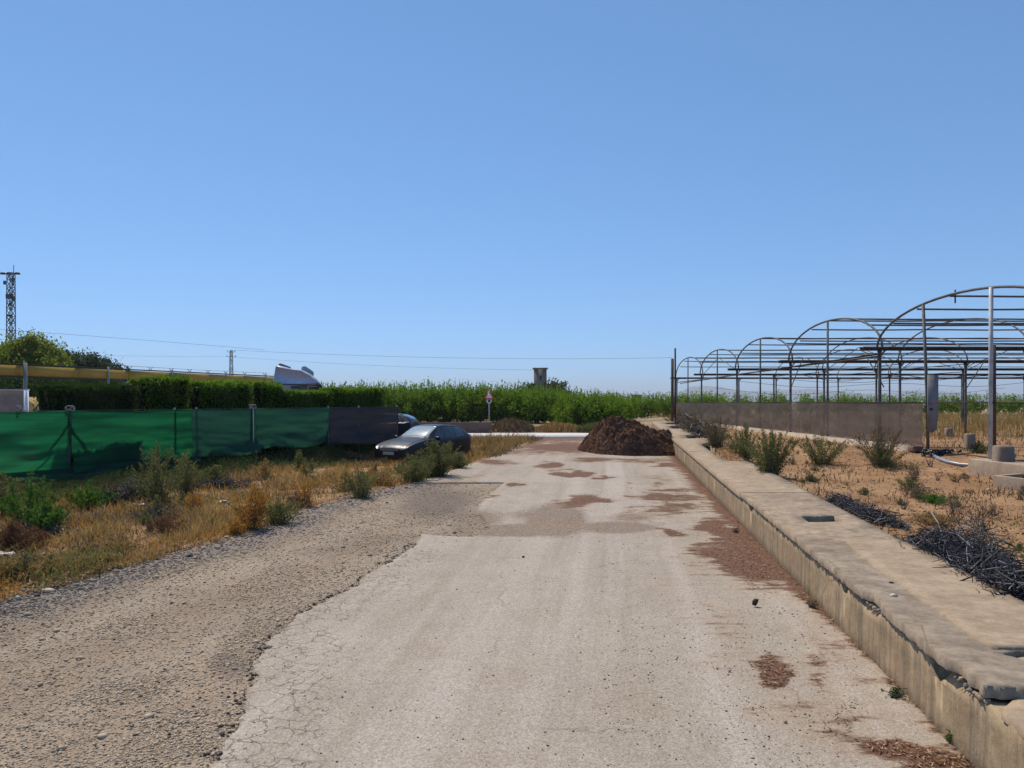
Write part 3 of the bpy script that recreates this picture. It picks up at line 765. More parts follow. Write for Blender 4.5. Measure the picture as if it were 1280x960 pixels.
# ================================================================ greenhouse skeleton
MAT_GALV = Mt('galvanised steel', .65, .3, .1); M = MAT_GALV
M.col(M.mix(M.ramp(M.noise(3, 5, .7), (.45, 0), (.65, 1)), (.125, .12, .115), (.07, .055, .042)))
MAT_GALV = M.m
MAT_LSTEEL = simple('pale galvanised steel', (.40, .415, .42), .6, .4, .1, .3, 4)
MAT_RUST = simple('rusty gutter steel', (.045, .031, .026), .75, .3, .2, .4, 3)
MAT_RUSTP = simple('rust brown post', (.11, .06, .042), .8, .3, .1, .4, 5)
def GXf(Y): return 12 + .0208 * Y            # front line of the greenhouse
ZG, ZA = 4.42, 5.83
gh = thing('greenhouse_frame', 'bare multi-span arched greenhouse frame of rusty gutters, hoops and posts without plastic', 'greenhouse frame', (12.5, 20, 0))
cols_Y = [16.9, 26.2, 35.1, 44.1, 53.1, 61.9]
rows_X = [0, 5, 8, 13, 18, 23, 28, 34]
def gpart(name, mb, mat, smooth=False): return mb.build(name, mat, gh, smooth)
mesh_cache = {}
def gcopy(proto, dx, dy, dz=0):
    o = proto.copy(); col.objects.link(o); o.parent = gh; o.location = (proto.location[0] + dx, proto.location[1] + dy, proto.location[2] + dz); return o
# gutters across, drawn as open troughs
for i, Y in enumerate(cols_Y):
    x0 = GXf(Y) - (.62 if i == 1 else .5); zz = ZG + .03 * (i - 2)
    b = MB(); s = .13
    b.bar((x0, Y, zz), (x0 + 48, Y, zz), .20, .03); b.bar((x0, Y - .13, zz + .045), (x0 + 48, Y - .13, zz + .045), .035, .13); b.bar((x0, Y + .13, zz + .045), (x0 + 48, Y + .13, zz + .045), .035, .13)
    gpart('gutter', b, MAT_RUST)
# posts under the gutters with V brackets
b = MB(); Y = cols_Y[1]; X = GXf(Y)
b.tube([(X, Y, .3), (X, Y, ZG - .02)], .055, 8)
post0 = gpart('post', b, MAT_GALV, True)
b = MB(); b.bar((X, Y, ZG - .30), (X, Y - .17, ZG - .02), .03, .03); b.bar((X, Y, ZG - .30), (X, Y + .17, ZG - .02), .03, .03); b.bar((X - .01, Y, ZG - .26), (X + .2, Y, ZG - .03), .02, .05)
br0 = b.build('bracket', MAT_GALV, post0)
first = True
for i, Y in enumerate(cols_Y):
    for rx in rows_X:
        dx = GXf(Y) + rx - X; dy = Y - cols_Y[1]; dz = .03 * (i - 2) - .03 * (-1)
        if i == 1 and rx == 0: continue
        if i == 0 and rx == 0: pass
        pn = gcopy(post0, dx, dy, dz); bn = br0.copy(); col.objects.link(bn); bn.parent = pn
# hoops
def hoop(Yl, Yr, X, z0, z1, r, mat, n=26, t0=0, t1=180):
    c = (Yl + Yr) / 2; w = (Yr - Yl) / 2; b = MB()
    P = [(X, c + w * math.cos(R(a)), z0 + (z1 - z0) * math.sin(R(a)) ** .92) for a in np.linspace(t0 + .01, t1 - .01, n)]
    b.tube(P, r, 8); return gpart('hoop', b, mat, True)
bays = list(zip(cols_Y[:-1], cols_Y[1:]))
miss = {(1, 8), (0, 8), (2, 13), (3, 5), (4, 5), (1, 18), (0, 5), (3, 18)}
for i, (a, c) in enumerate(bays):
    for rx in rows_X[:7]:
        if (i, rx) in miss: continue
        hoop(a, c, GXf((a + c) / 2) + rx, ZG + .03 * (i - 1.5), ZA + .03 * i - (.17 if i == 0 else 0), .038 if rx == 0 else .03, MAT_GALV)
# purlins running across
for i, (a, c) in enumerate(bays):
    cc, w = (a + c) / 2, (c - a) / 2
    for ang in ((38, 62, 90, 118, 142) if i else (38, 60, 84, 120)):
        y = cc + w * math.cos(R(ang)); z = ZG + .03 * (i - 1.5) + (ZA - ZG + .03 * i - .03 * (i - 1.5) - (.17 if i == 0 else 0)) * math.sin(R(ang)) ** .92
        x0 = GXf(y) + (0 if (i + ang) % 3 else .1); b = MB(); sag = .05
        P = [(x, y, z - .4 * sag * math.sin((x - x0) * .63) ** 2) for x in np.linspace(x0, x0 + 46 - 4 * ((i + ang) % 4), 24)]
        b.tube(P, .03, 6); gpart('purlin', b, MAT_GALV)
    # crown ties inside the span at gutter height
    for rx in rows_X[1:5]:
        if (i + rx) % 3 == 0: continue
        b = MB(); X1 = GXf(cc) + rx; b.tube([(X1, a, ZG - .06), (X1, c, ZG - .04)], .02, 6); gpart('tie_bar', b, MAT_GALV)
# long rail in the front line just below the gutters
for (a, c) in zip(cols_Y[1:-1], cols_Y[2:]):
    b = MB(); b.tube([(GXf(a) + .04, a, ZG - .24), (GXf(c) + .04, c, ZG - .20)], .035, 8); gpart('tie_bar', b, MAT_GALV)
b = MB(); b.tube([(GXf(60) - .1, 60, ZG - .34), (GXf(42) - .1, 42, ZG - .24), (GXf(26.2) - .1, 26.2, ZG - .18)], .03, 6); gpart('tie_bar', b, MAT_RUST)
# king posts of the front hoops
for i, Y in enumerate((20.0, 30.7, 39.6, 48.6, 57.5)):
    b = MB(); X1 = GXf(Y) - (0.02)
    if i == 0:
        Y = 19.7; X1 = 12.27; b.tube([(X1, Y, 1.14), (X1 + .01, Y, 3.3), (X1 + .02, Y, 5.56)], .052, 8); o = gpart('king_post', b, MAT_LSTEEL, True); o['label'] = 'bright galvanised front post'
        b = MB(); b.bar((X1 + .30, Y + .35, 1.0), (X1 + .29, Y + .35, 4.1), .11, .07); o = gpart('king_post', b, MAT_RUSTP); o['label'] = 'rust brown post behind the bright one'
        continue
    b.tube([(X1, Y, .6), (X1, Y, 5.80 + .03 * i)], .042, 8); gpart('king_post', b, MAT_GALV, True)
b = MB(); b.tube([at(1160, 567, 23.1), at(1159, 500, 23.1), at(1154, 381, 23.1)], .045, 8); o = gpart('king_post', b, MAT_GALV, True); o['label'] = 'leaning post beside the hanging board'
b = MB(); b.bar(at(1194, 362, 22.0), at(1194, 379, 22.0), .03, .03); gpart('loose_bracket', b, MAT_RUST)
# mesh rail at head height and second rail below
for (y0, y1) in ((14.5, 23.1), (23.1, 36), (36, 49), (49, 62)):
    b = MB(); b.bar((GXf(y0) - .06, y0, 2.585), (GXf(y1) - .06, y1, 2.60 + .03 * (y1 - 23) / 39), .05, .045); gpart('rail', b, MAT_RUST)
# inner braces
for k, (i, rx) in enumerate(((1, 0), (2, 5), (1, 8), (3, 0), (0, 13), (2, 13), (1, 18), (3, 13), (0, 18))):
    a, c = bays[i]; cc = (a + c) / 2; b = MB(); X1 = GXf(cc) + rx + .05
    if k % 2: b.tube([(X1, a + .3, ZG), (X1, cc, ZA - .4), ], .02, 6); b.tube([(X1, cc, ZA - .4), (X1, c - .3, ZG)], .02, 6)
    else: b.tube([(X1, a, ZG - 1.3), (X1, a + 1.6, ZG + .1)], .02, 6); b.tube([(X1, c, ZG - 1.3), (X1, c - 1.6, ZG + .1)], .02, 6)
    gpart('brace', b, MAT_GALV)
b = MB(); b.tube([(17.3, 22.5, .6), (17.9, 24.5, 4.4)], .03, 6); gpart('brace', b, MAT_RUST)
b = MB(); b.tube([(18.2, 25.5, .8), (17.2, 21.4, 4.3)], .022, 6); gpart('brace', b, MAT_RUST)
# sagging wires inside
for (x0, y0, x1, y1, z, s) in ((13, 35.1, 21, 35.1, 3.9, .5), (13.1, 44.1, 30, 44.1, 3.8, .5), (12.9, 26.2, 20, 26.2, 3.6, .3), (20, 26.2, 30, 26.2, 3.5, .5), (14, 53, 34, 53, 3.6, .7), (13, 40, 27, 30, 3.9, .5)):
    b = MB(); P = [(x0 + (x1 - x0) * t, y0 + (y1 - y0) * t, z - s * 4 * t * (1 - t) * (.6 + .4 * math.sin(9 * t))) for t in np.linspace(0, 1, 18)]
    b.tube(P, .013, 4); gpart('wire', b, MAT_RUST)
# far side row of hoops so the grid carries on
# shade net stretched on the front line
M = Mt('brown shade net', .9, .1)
wv = M.noise(1, 4, .6, sc3=(.5, 1.2, 4)); c = M.ramp(wv, (.3, (.125, .098, .086)), (.7, (.20, .155, .135)))
M.col(c); tr = M.N.new('ShaderNodeBsdfTransparent'); mx = M.N.new('ShaderNodeMixShader')
M.set(mx.inputs[0], M.ramp(M.noise(2.2, 4, .7), (.25, .14), (.7, .27))); tl = M.N.new('ShaderNodeBsdfTranslucent'); M.set(tl.inputs[0], c)
m2 = M.N.new('ShaderNodeMixShader'); m2.inputs[0].default_value = .35
M.L.new(M.b.outputs[0], m2.inputs[1]); M.L.new(tl.outputs[0], m2.inputs[2]); M.L.new(m2.outputs[0], mx.inputs[1]); M.L.new(tr.outputs[0], mx.inputs[2]); M.L.new(mx.outputs[0], M.out.inputs[0])
MAT_NETB = M.m
def net(name, p0, p1, ztop, zbot, mat, nx, nz, parent, amp=.04, seed=0, tint=.5, sagb=0, sagt=0):
    p0 = np.array(p0); p1 = np.array(p1); d = p1 - p0; L = np.linalg.norm(d); nr = np.array([d[1], -d[0]]) / L
    V = []; A = []
    for i in range(nx + 1):
        t = i / nx; zt = ztop(t) if callable(ztop) else ztop; zb = zbot(t) if callable(zbot) else zbot
        for j in range(nz + 1):
            s = j / nz
            wv = amp * ((fbm(t * L * .5 + seed * 7, s * 3.2 + seed, 4) - .5) * 2.6 + .9 * (fbm(t * L * .35 + s * 1.1, s * 7 - t * L * .15 + seed, 3) - .5) + .5 * math.sin(t * L * 2.1 + seed) * s)
            wv *= .25 + s
            p = p0 + d * t + nr * wv
            V.append((p[0], p[1], zt + (zb - zt) * s)); A.append(s)
    q = np.arange((nx + 1) * (nz + 1)).reshape(nx + 1, nz + 1); q = np.stack([q[:-1, :-1], q[1:, :-1], q[1:, 1:], q[:-1, 1:]], -1).reshape(-1, 4)
    b = MB(); b.add(V, q, tint=np.array(A)); return b.build(name, mat, parent, True)
for k, (y0, y1) in enumerate(((23.15, 30.7), (30.7, 39.6), (39.6, 48.6), (48.6, 62))):
    net('shade_net', (GXf(y0) - .09, y0), (GXf(y1) - .09, y1), 2.57, 1.30, MAT_NETB, 40, 8, gh, .05, k + 3)
o = None
# kerb wall under the net
MAT_KERB = conc('sunlit kerb concrete', (.42, .33, .24), (.56, .46, .35), (.34, .24, .16)).m  # the kerb's sunlit look is put into a paler concrete colour
kb = thing('kerb_wall', 'low beige concrete kerb under the brown shade net', 'kerb wall', (12.5, 23.7, .7))
b = MB(); ys = np.linspace(23.9, 62, 60)
for a, c in zip(ys[:-1], ys[1:]):
    pass
V = []
for i, y in enumerate(ys):
    j = .012 * (rng.random() - .5)
    for (o_, z) in ((-.17 + j, .4), (-.16 + j, 1.25 + j), (.10, 1.25 - j), (.10, .4)): V.append((GXf(y) + o_, y, z))
q = [(4 * i + k, 4 * i + (k + 1) % 4, 4 * i + 4 + (k + 1) % 4, 4 * i + 4 + k) for i in range(59) for k in range(4)]
b.add(V, q); b.q.append(np.array([(3, 2, 1, 0)])); b.build('kerb_body', MAT_KERB, kb)
for k in range(4):     # layered broken end
    b = MB(); z0 = .60 + k * .165; b.box(GXf(23.7) - .17 - .02 * (k % 2), GXf(23.7) + .12 + .03 * ((k + 1) % 2), 23.55 + .06 * (k % 3), 23.89, z0, z0 + .15); bevel(b.build('brick', conc('kerb end brick', (.20, .12, .08), (.30, .19, .13), (.15, .09, .06)).m if k == 0 else bpy.data.materials['kerb end brick'], kb), .012)
# board hanging by the leaning post
M = Mt('dented grey sheet', .6, .3, .1); M.col(M.mix(M.ramp(M.noise(3, 5, .7), (.5, 0), (.75, .6)), (.20, .20, .205), (.13, .11, .09))); M.bump(M.noise(4, 3), .5, .03)
bd = thing('hanging_board', 'narrow grey sheet metal board with a dark hole, hung beside the leaning post', 'metal board', at(1165, 540, 22.9))
b = MB(); P0 = np.array(at(1165, 540, 22.9))
out = [(1160, 540), (1166, 541), (1171, 537), (1173, 520), (1173, 469), (1160, 468.5)]
Vf = [np.array(at(x, y, 22.85)) for x, y in out]; Vb = [p + np.array([0, .035, 0]) for p in Vf]; n = len(out)
b.add(Vf + Vb, [(i, (i + 1) % n, n + (i + 1) % n, n + i) for i in range(n)], [(0, k + 1, k) for k in range(1, n - 1)] + [(n, n + k, n + k + 1) for k in range(1, n - 1)])
bb = b.build('sheet', M.m, bd)
b = MB(); c0 = np.array(at(1164, 511.5, 22.845)); a_ = np.linspace(0, 6.28, 13)[:-1]
b.add([c0 + np.array([.055 * math.cos(t), -.004, .04 * math.sin(t)]) for t in a_], t=[(0, k, k + 1) for k in range(1, 11)])
b.build('hole', simple('dark hole', (.02, .02, .02)), bd)
# concrete beams, planter and pedestals at the right edge
MAT_BLK = conc('brown block wall', (.36, .27, .20), (.46, .36, .27), (.28, .2, .14)).m
bt = thing('concrete_beam', 'low concrete footing beam under the bright post behind the open trough', 'concrete beam', (12.2, 19.3, .4))
b = MB(); b.box(11.84, 12.52, 13.5, 19.95, .4, 1.145); bevel(b.build('beam_body', MAT_BLK, bt), .02)
tr_ = thing('concrete_trough', 'open square concrete trough at the right edge on the bare field', 'trough', (12, 18.2, .4))
ca_, ta_ = FG(1241, 609), .95
u_ = np.array([.25, -.97]); v_ = np.array([.87, .49]); A0 = np.array(ca_)
def tw4(a0, a1, b0, b1, z0, z1, nm, mt):
    V = [(*(A0 + u_ * a + v_ * b_), z) for z in (z0, z1) for a, b_ in ((a0, b0), (a1, b0), (a1, b1), (a0, b1))]
    b = MB(); b.add(V, [(0, 3, 2, 1), (4, 5, 6, 7), (0, 1, 5, 4), (1, 2, 6, 5), (2, 3, 7, 6), (3, 0, 4, 7)]); return bevel(b.build(nm, mt, tr_), .012)
tw4(0, 2.4, 0, .12, .3, ta_, 'trough_wall', MAT_BLK); tw4(0, 2.4, 1.35, 1.47, .3, ta_, 'trough_wall', MAT_BLK)
tw4(0, .12, .121, 1.349, .3, ta_, 'trough_wall', MAT_BLK); tw4(2.28, 2.4, .121, 1.349, .3, ta_, 'trough_wall', MAT_BLK)
tw4(.121, 2.279, .121, 1.349, .3, ta_ - .2, 'trough_bed', simple('dark bed', (.05, .045, .04)))  # bed coloured near-black: the hollow's dark interior is put into the colour
lone_stone(1236, 613, FG(1236, 613)[1], .05, .9, 'small white stone at the corner of the concrete trough')
pc = []
M = conc('pedestal concrete', (.22, .17, .13), (.31, .25, .2), (.17, .12, .09)).m
for (x, yb, yt, wpx, Y, lb) in ((1254, 577, 557, 17, 19.0, 'squat concrete footing right of the bright post'), (1212, 562, 542, 9, 23.8, 'small concrete footing standing alone in the greenhouse weeds'), (1186, 546, 535, 7, 32.4, 'distant small footing behind the hanging board')):
    a = at(x, yt, Y); w = wpx / F * Y / 2; b = MB(); zb = float(ground_z(a[0], Y)) - .1
    V = [(a[0] + s * w * k, Y + t * w * k, z) for z, k in ((zb, 1.15), (a[2] - .04, 1.0), (a[2], .85)) for s, t in ((-1, -1), (1, -1), (1, 1), (-1, 1))]
    b.add(V, [(4 * i + k, 4 * i + (k + 1) % 4, 4 * i + 4 + (k + 1) % 4, 4 * i + 4 + k) for i in range(2) for k in range(4)] + [(8, 9, 10, 11)])
    tag(b.build('post_footing', M), lb, 'footing', 'concrete footings in the greenhouse')
# hose
b = MB(); P = [at(1164, 569, 22.6), at(1166, 571, 22.3), at(1172, 574, 21.7), at(1184, 578.5, 20.9), at(1200, 582, 20.3), at(1214, 583.5, 20.0), at(1228, 584.5, 19.9)]
P = [(*FG(x, y), 0) for x, y in ((1165, 571), (1168, 572.5), (1173, 575), (1184, 579.5), (1200, 583), (1214, 585), (1226, 586))]; P.append((P[-1][0] + .9, P[-1][1] - .05, 0)); P = [(p[0], p[1], float(ground_z(p[0], p[1])) + .05) for p in P]
ho = b; b.tube(P, .052, 10, cap=False); o = b.build('irrigation_hose', simple('grey blue hose', (.26, .28, .31), .35, .5), smooth=True); tag(o, 'fat pale grey irrigation hose lying on the soil between kerb end and beam', 'hose')
b = MB()
P0 = FG(1169, 571); zz = float(ground_z(P0[0], P0[1]))
for k in range(7):
    a0 = rng.random() * 6; b.tube([(P0[0] + .1 * k - .15 + .26 * math.cos(t + a0), P0[1] + .15 * math.sin(t * 1.3), zz + .12 + .09 * math.sin(t * 2 + k)) for t in np.linspace(0, 5, 14)], .03, 6)
tag(b.build('black_pipe_coil', simple('black polythene', (.02, .02, .022), .4), smooth=True), 'tangle of black polythene pipe at the foot of the leaning post', 'pipe')
# posts at the far end of the channel
for (x, y0, y1, r, lb, mt) in ((844, 436, 524, .055, 'tall thin dark post at the far end of the channel', MAT_RUST), (840.5, 449, 522, .09, 'thick dark wooden post at the far end of the channel', MAT_RUSTP)):
    a = at(x, y0, 47.8); c = at(x, y1, 47.8); b = MB(); b.tube([(c[0], 47.8, .7), (a[0], 47.8, a[2])], r, 8); b.tube([(a[0], 47.8, a[2]), (a[0], 47.8, a[2] + .04)], r * .8, 8)
    tag(b.build('field_post', mt), lb, 'post')
# ================================================================ left fence with shade net
FA, FB = np.array([-13.33, 20.0]), np.array([-5.03, 34.0])
FD = FB - FA
def fpt(t): return FA + FD * t                # t = 0 at the photo's left edge, 1 at the far end
def f_of_x(x):                                # t where the fence crosses photograph column x
    a = (x - 640) / F; return (a * FA[1] - FA[0]) / (FD[0] - a * FD[1])
def ftop(t): return 2.37 + .05 * t
M = Mt('green shade net', .75, .2)
w1 = M.noise(1, 5, .7, sc3=(.30, .30, 9)); w2 = M.noise(.9, 4, .6)
c = M.ramp(w1, (.36, (.004, .036, .018)), (.62, (.014, .125, .056)))
c = M.mix(M.ramp(w2, (.35, 0), (.7, .55)), c, (.008, .050, .034)); M.col(c)
tl = M.N.new('ShaderNodeBsdfTranslucent'); M.set(tl.inputs[0], M.mix(.5, c, (.014, .22, .080)))
m2 = M.N.new('ShaderNodeMixShader'); m2.inputs[0].default_value = .5; M.L.new(M.b.outputs[0], m2.inputs[1]); M.L.new(tl.outputs[0], m2.inputs[2])
tr = M.N.new('ShaderNodeBsdfTransparent'); m3 = M.N.new('ShaderNodeMixShader'); m3.inputs[0].default_value = .012
M.L.new(m2.outputs[0], m3.inputs[1]); M.L.new(tr.outputs[0], m3.inputs[2]); M.L.new(m3.outputs[0], M.out.inputs[0]); MAT_NETG = M.m
def netmat(name, c0, c1, tcol, trn=.06):
    M = Mt(name, .8, .2); c = M.ramp(M.noise(1, 4, .6, sc3=(.5, .5, 4)), (.3, c0), (.7, c1)); M.col(c)
    tl = M.N.new('ShaderNodeBsdfTranslucent'); M.set(tl.inputs[0], tcol)
    m2 = M.N.new('ShaderNodeMixShader'); m2.inputs[0].default_value = .3; M.L.new(M.b.outputs[0], m2.inputs[1]); M.L.new(tl.outputs[0], m2.inputs[2])
    tr = M.N.new('ShaderNodeBsdfTransparent'); m3 = M.N.new('ShaderNodeMixShader'); m3.inputs[0].default_value = trn
    M.L.new(m2.outputs[0], m3.inputs[1]); M.L.new(tr.outputs[0], m3.inputs[2]); M.L.new(m3.outputs[0], M.out.inputs[0]); return M.m
MAT_NETD = netmat('dark green net', (.012, .058, .038), (.026, .095, .068), (.03, .13, .08))
MAT_NETK = netmat('charcoal net', (.034, .037, .050), (.058, .062, .078), (.03, .03, .04))
fence = thing('netted_fence', 'wire fence hung with green and charcoal shade net along the left verge', 'fence', (*FA, .4))
tS = [f_of_x(-420), f_of_x(88), f_of_x(240), f_of_x(320), f_of_x(412), 1.0]
botz = lambda t: .62 + .28 * sstep(.0, 1.0, t)
def bz(t, lo): return lambda s, t0=t[0], t1=t[1]: (botz(t0 + (t1 - t0) * s) + lo + .05 * math.sin(7 * s))
segs = [(tS[0], tS[1], MAT_NETG, 0), (tS[1], tS[2], MAT_NETG, 0), (tS[2], tS[3], MAT_NETD, .05), (tS[3], tS[4], MAT_NETD, .12), (tS[4], tS[5], MAT_NETK, .0)]
for k, (a, c, m, lo) in enumerate(segs):
    L = (c - a) * np.linalg.norm(FD)
    net('net_panel', fpt(a), fpt(c), lambda s: ftop(a + (c - a) * s) - .012 * math.sin(s * 9) ** 2 - .03 * 4 * s * (1 - s), bz((a, c), lo), m, int(L * 14) + 4, 30, fence, .17, k)
# lower green skirt hanging loose at the near end
a, c = tS[0], tS[2] + .02
o = net('net_skirt', fpt(a) + np.array([.05, -.03]), fpt(c) + np.array([.05, -.03]), lambda s: .80 + .05 * math.sin(9 * s), lambda s: .32 + .3 * s ** 3 + .06 * math.sin(14 * s), MAT_NETD, 70, 10, fence, .14, 9)
MAT_FPOST = simple('fence post steel', (.10, .115, .11), .6, .4, .3)
MAT_WHITE = simple('whitened tie', (.26, .25, .22), .8)
def fpost(t, big=False, braces=False):
    p = fpt(t) + np.array([-.06, .05]); b = MB()
    z0 = .1; b.tube([(p[0], p[1], z0), (p[0], p[1], ftop(t) + .05)], .032 if not big else .05, 8); b.build('post', MAT_FPOST, fence, True)
    if braces:
        d = FD / np.linalg.norm(FD)
        for s in (-1, 1):
            q = p + d * s * 1.25; b = MB(); b.tube([(p[0], p[1], ftop(t) - .25), (q[0], q[1], .45)], .028, 6); b.build('brace', MAT_FPOST, fence)
for x in (-250, -90): fpost(f_of_x(x))
fpost(f_of_x(88), True, True)
for x in (220, 247, 412, 450, 498): fpost(f_of_x(x))
fpost(f_of_x(315), True)
for x in (27, 88, 316):       # tied bundles of wire on the top
    t = f_of_x(x); p = fpt(t); b = MB()
    for k in range(4):
        a0 = rng.random() * 6; b.tube([(p[0] + .13 * math.cos(u + a0), p[1] - .05 + .05 * math.sin(u), ftop(t) + .06 + .07 * math.sin(u * 1.4 + k)) for u in np.linspace(0, 4, 9)], .014, 5)
    b.build('wire_tie', MAT_WHITE, fence)
t = f_of_x(316); p = fpt(t) + np.array([.05, -.06]); b = MB(); b.tube([(p[0], p[1], .75), (p[0] - .02, p[1], 2.42)], .018, 5); b.build('hanging_cord', simple('pale cord', (.42, .44, .42)), fence)
for z in (2.36,):
    b = MB(); a = fpt(tS[0]); c = fpt(1); b.tube([(a[0] - .02, a[1] + .02, z), ((a[0] + c[0]) / 2 - .02, (a[1] + c[1]) / 2 + .02, z + .02), (c[0] - .02, c[1] + .02, z + .05)], .008, 4); b.build('line_wire', MAT_FPOST, fence)

# ---------------------------------------------------------------- yellow fascia on posts behind the hedge
MAT_YEL = simple('faded ochre sheet', (.42, .27, .055), .7, .3, 0, .18, 1.2)
MAT_DARKMET = simple('dark steel', (.05, .05, .045), .7, .3, .2)
Y0, Y1 = 36.0, 54.0
ca = thing('ochre_canopy', 'long ochre yellow beam on steel posts behind the clipped hedge', 'canopy beam', (-24, 36, .6))
a0, a1 = np.array(at(-160, 447.0, 31.5)), np.array(at(345, 470.5, 54.5))
def hb(t): return .50 - .04 * t
nseg = 8
dirn = (a1 - a0) / np.linalg.norm(a1 - a0); pr = np.array([dirn[1], -dirn[0], 0])
for k in range(nseg):
    p = a0 + (a1 - a0) * k / nseg; q = a0 + (a1 - a0) * ((k + 1) / nseg - .0012); b = MB()
    V = []
    for P in (p, q):
        for (o_, z) in ((.04, 0), (.04, -.48), (-.04, -.48), (-.04, 0)): V.append(P + pr * o_ + np.array([0, 0, z - .06]))
    b.add(V, [(0, 1, 5, 4), (1, 2, 6, 5), (2, 3, 7, 6), (3, 0, 4, 7), (0, 3, 2, 1), (4, 5, 6, 7)]); b.build('fascia_panel', MAT_YEL, ca)
b = MB(); b.bar(a0 + np.array([0, 0, 0]), a1, .16, .06); b.build('cap_rail', MAT_DARKMET, ca)
b = MB(); b.bar(a0 + np.array([0, .0, -.60]), a1 + np.array([0, 0, -.60]), .12, .08); b.build('lower_rail', MAT_DARKMET, ca)
def ca_at(x):
    s = (x - 640) / F; t = (s * a0[1] - a0[0]) / ((a1 - a0)[0] - s * (a1 - a0)[1]); return a0 + (a1 - a0) * t
for x, r in ((30, .09), (134, .06), (214, .06), (281, .06), (331, .06), (-100, .08)):
    p = ca_at(x) + pr * .09; b = MB(); b.tube([(p[0], p[1], .5), (p[0], p[1], p[2] + .1)], r, 8); b.build('post', simple('grey green post', (.20, .23, .20), .6, .4, .2) if x == 30 else bpy.data.materials['grey green post'], ca, True)
for x in (162, 188, 214, 237, 260, 282, 306, 331):      # little barbed wire arms on top
    p = ca_at(x); b = MB()
    for s in (-1, 1): b.tube([tuple(p), tuple(p + np.array([.09 * s, .06 * s, .20]))], .02, 4)
    b.build('wire_arm', MAT_DARKMET, ca)
b = MB(); p, q = ca_at(150), ca_at(335); b.tube([p + np.array([.1, .05, .2]), (p + q) / 2 + np.array([.1, .05, .17]), q + np.array([.1, .05, .2])], .008, 4); b.tube([p + np.array([-.1, -.05, .2]), (p + q) / 2 + np.array([-.1, -.05, .18]), q + np.array([-.1, -.05, .2])], .008, 4)
b.build('barbed_wire', MAT_DARKMET, ca)
# tan walls beyond the fence at the very left
MAT_TAN = conc('tan rendered wall', (.38, .26, .20), (.46, .33, .26), (.3, .2, .15)).m
pa = at(-60, 487, 33.5); pb = at(32, 487, 33.5)
tw = thing('tan_wall', 'pinkish tan rendered wall with white coping behind the green net at the left edge', 'wall', (pa[0], 33.5, .6))
b = MB(); b.box(pa[0] - 8, pb[0], 33.5, 33.72, .3, pb[2] - .06); b.build('wall_body', MAT_TAN, tw)
b = MB(); b.box(pa[0] - 8, pb[0] + .02, 33.47, 33.75, pb[2] - .06, pb[2] + .02); b.build('coping', simple('white coping', (.45, .46, .48)), tw)
b = MB(); pc_ = at(31.5, 488, 33.3); b.box(pc_[0] - .05, pc_[0] + .07, 33.28, 33.44, .5, pc_[2]); b.build('end_post', simple('white paint', (.7, .72, .76)), tw)
q0 = at(34, 496, 36.5); q1 = at(54.5, 496, 36.5)
b = MB(); V = [(q0[0], 36.5, .5), (q0[0] + .65, 36.5, .5)]
P = [at(36.5, 514, 36.5), at(51, 514, 36.5), at(55, 496, 36.5), at(33, 496.5, 36.5)]
V = [np.array(p) for p in P] + [np.array(p) + np.array([0, .5, 0]) for p in P]
V[0][2] = V[1][2] = V[4][2] = V[5][2] = .5
b.add(V, [(0, 1, 2, 3), (5, 4, 7, 6), (1, 5, 6, 2), (4, 0, 3, 7), (3, 2, 6, 7)])
tag(b.build('ochre_hopper', simple('bright ochre paint', (.74, .49, .17), .6)), 'bright ochre tapered bin between the tan wall and the hedge', 'bin')
# pale shed roof behind
b = MB(); r0 = at(151, 477, 62); r1 = at(172, 476.5, 62); x0, x1 = r0[0], r1[0] + .6
sh = thing('far_shed', 'low shed with white sloping roof glimpsed under the ochre beam', 'shed', (x0, 62, 1))
b.add([(x0, 61, 4.05), (x0 + 2.2, 61, 4.42), (x0 + 2.4, 65, 4.55), (x0, 65, 4.2), (x0, 61, 3.98), (x0 + 2.2, 61, 4.35), (x0 + 2.4, 65, 4.48), (x0, 65, 4.13)], [(0, 1, 2, 3), (7, 6, 5, 4), (0, 4, 5, 1), (1, 5, 6, 2), (2, 6, 7, 3), (3, 7, 4, 0)]); b.build('roof', simple('white roof sheet', (.75, .77, .8), .4), sh)
b = MB(); b.box(x0 + .2, x0 + 2.0, 61.2, 64.8, .9, 3.95); b.build('wall', simple('shed wall', (.20, .19, .18)), sh)

# ---------------------------------------------------------------- lattice tower, pylon, wires, water tower
MAT_LAT = simple('dark lattice steel', (.07, .075, .085), .6, .4, .4)
def lattice(name, label, cat, x, Y, zb, zt, w0, w1, n, r, mat):
    X = (x - 640) / F * Y; t = thing(name, label, cat, (X, Y, zb)); b = MB()
    cs = [(-1, -1), (1, -1), (1, 1), (-1, 1)]
    def c(k, z):
        w = w0 + (w1 - w0) * (z - zb) / (zt - zb); return (X + cs[k][0] * w / 2, Y + cs[k][1] * w / 2, z)
    for k in range(4): bb = MB(); bb.tube([c(k, zb), c(k, zt)], r * 1.5, 5); bb.build('leg', mat, t)
    zs = np.linspace(zb, zt, n + 1)
    for i in range(n):
        for k in range(4):
            k2 = (k + 1) % 4
            b.tube([c(k, zs[i]), c(k2, zs[i + 1])], r, 4); b.tube([c(k, zs[i + 1]), c(k2, zs[i + 1])], r, 4)
            if i % 2: b.tube([c(k2, zs[i]), c(k, zs[i + 1])], r * .8, 4)
    b.build('lattice', mat, t); return t, X
YT = 80
def hz(y, Y): return H - (y - 503) / F * Y
tw_, X = lattice('floodlight_mast', 'tall dark lattice mast with floodlights and antennas rising above the trees at the far left', 'mast', 13.7, YT, 1.0, hz(341, YT), .66, .52, 20, .03, MAT_LAT)
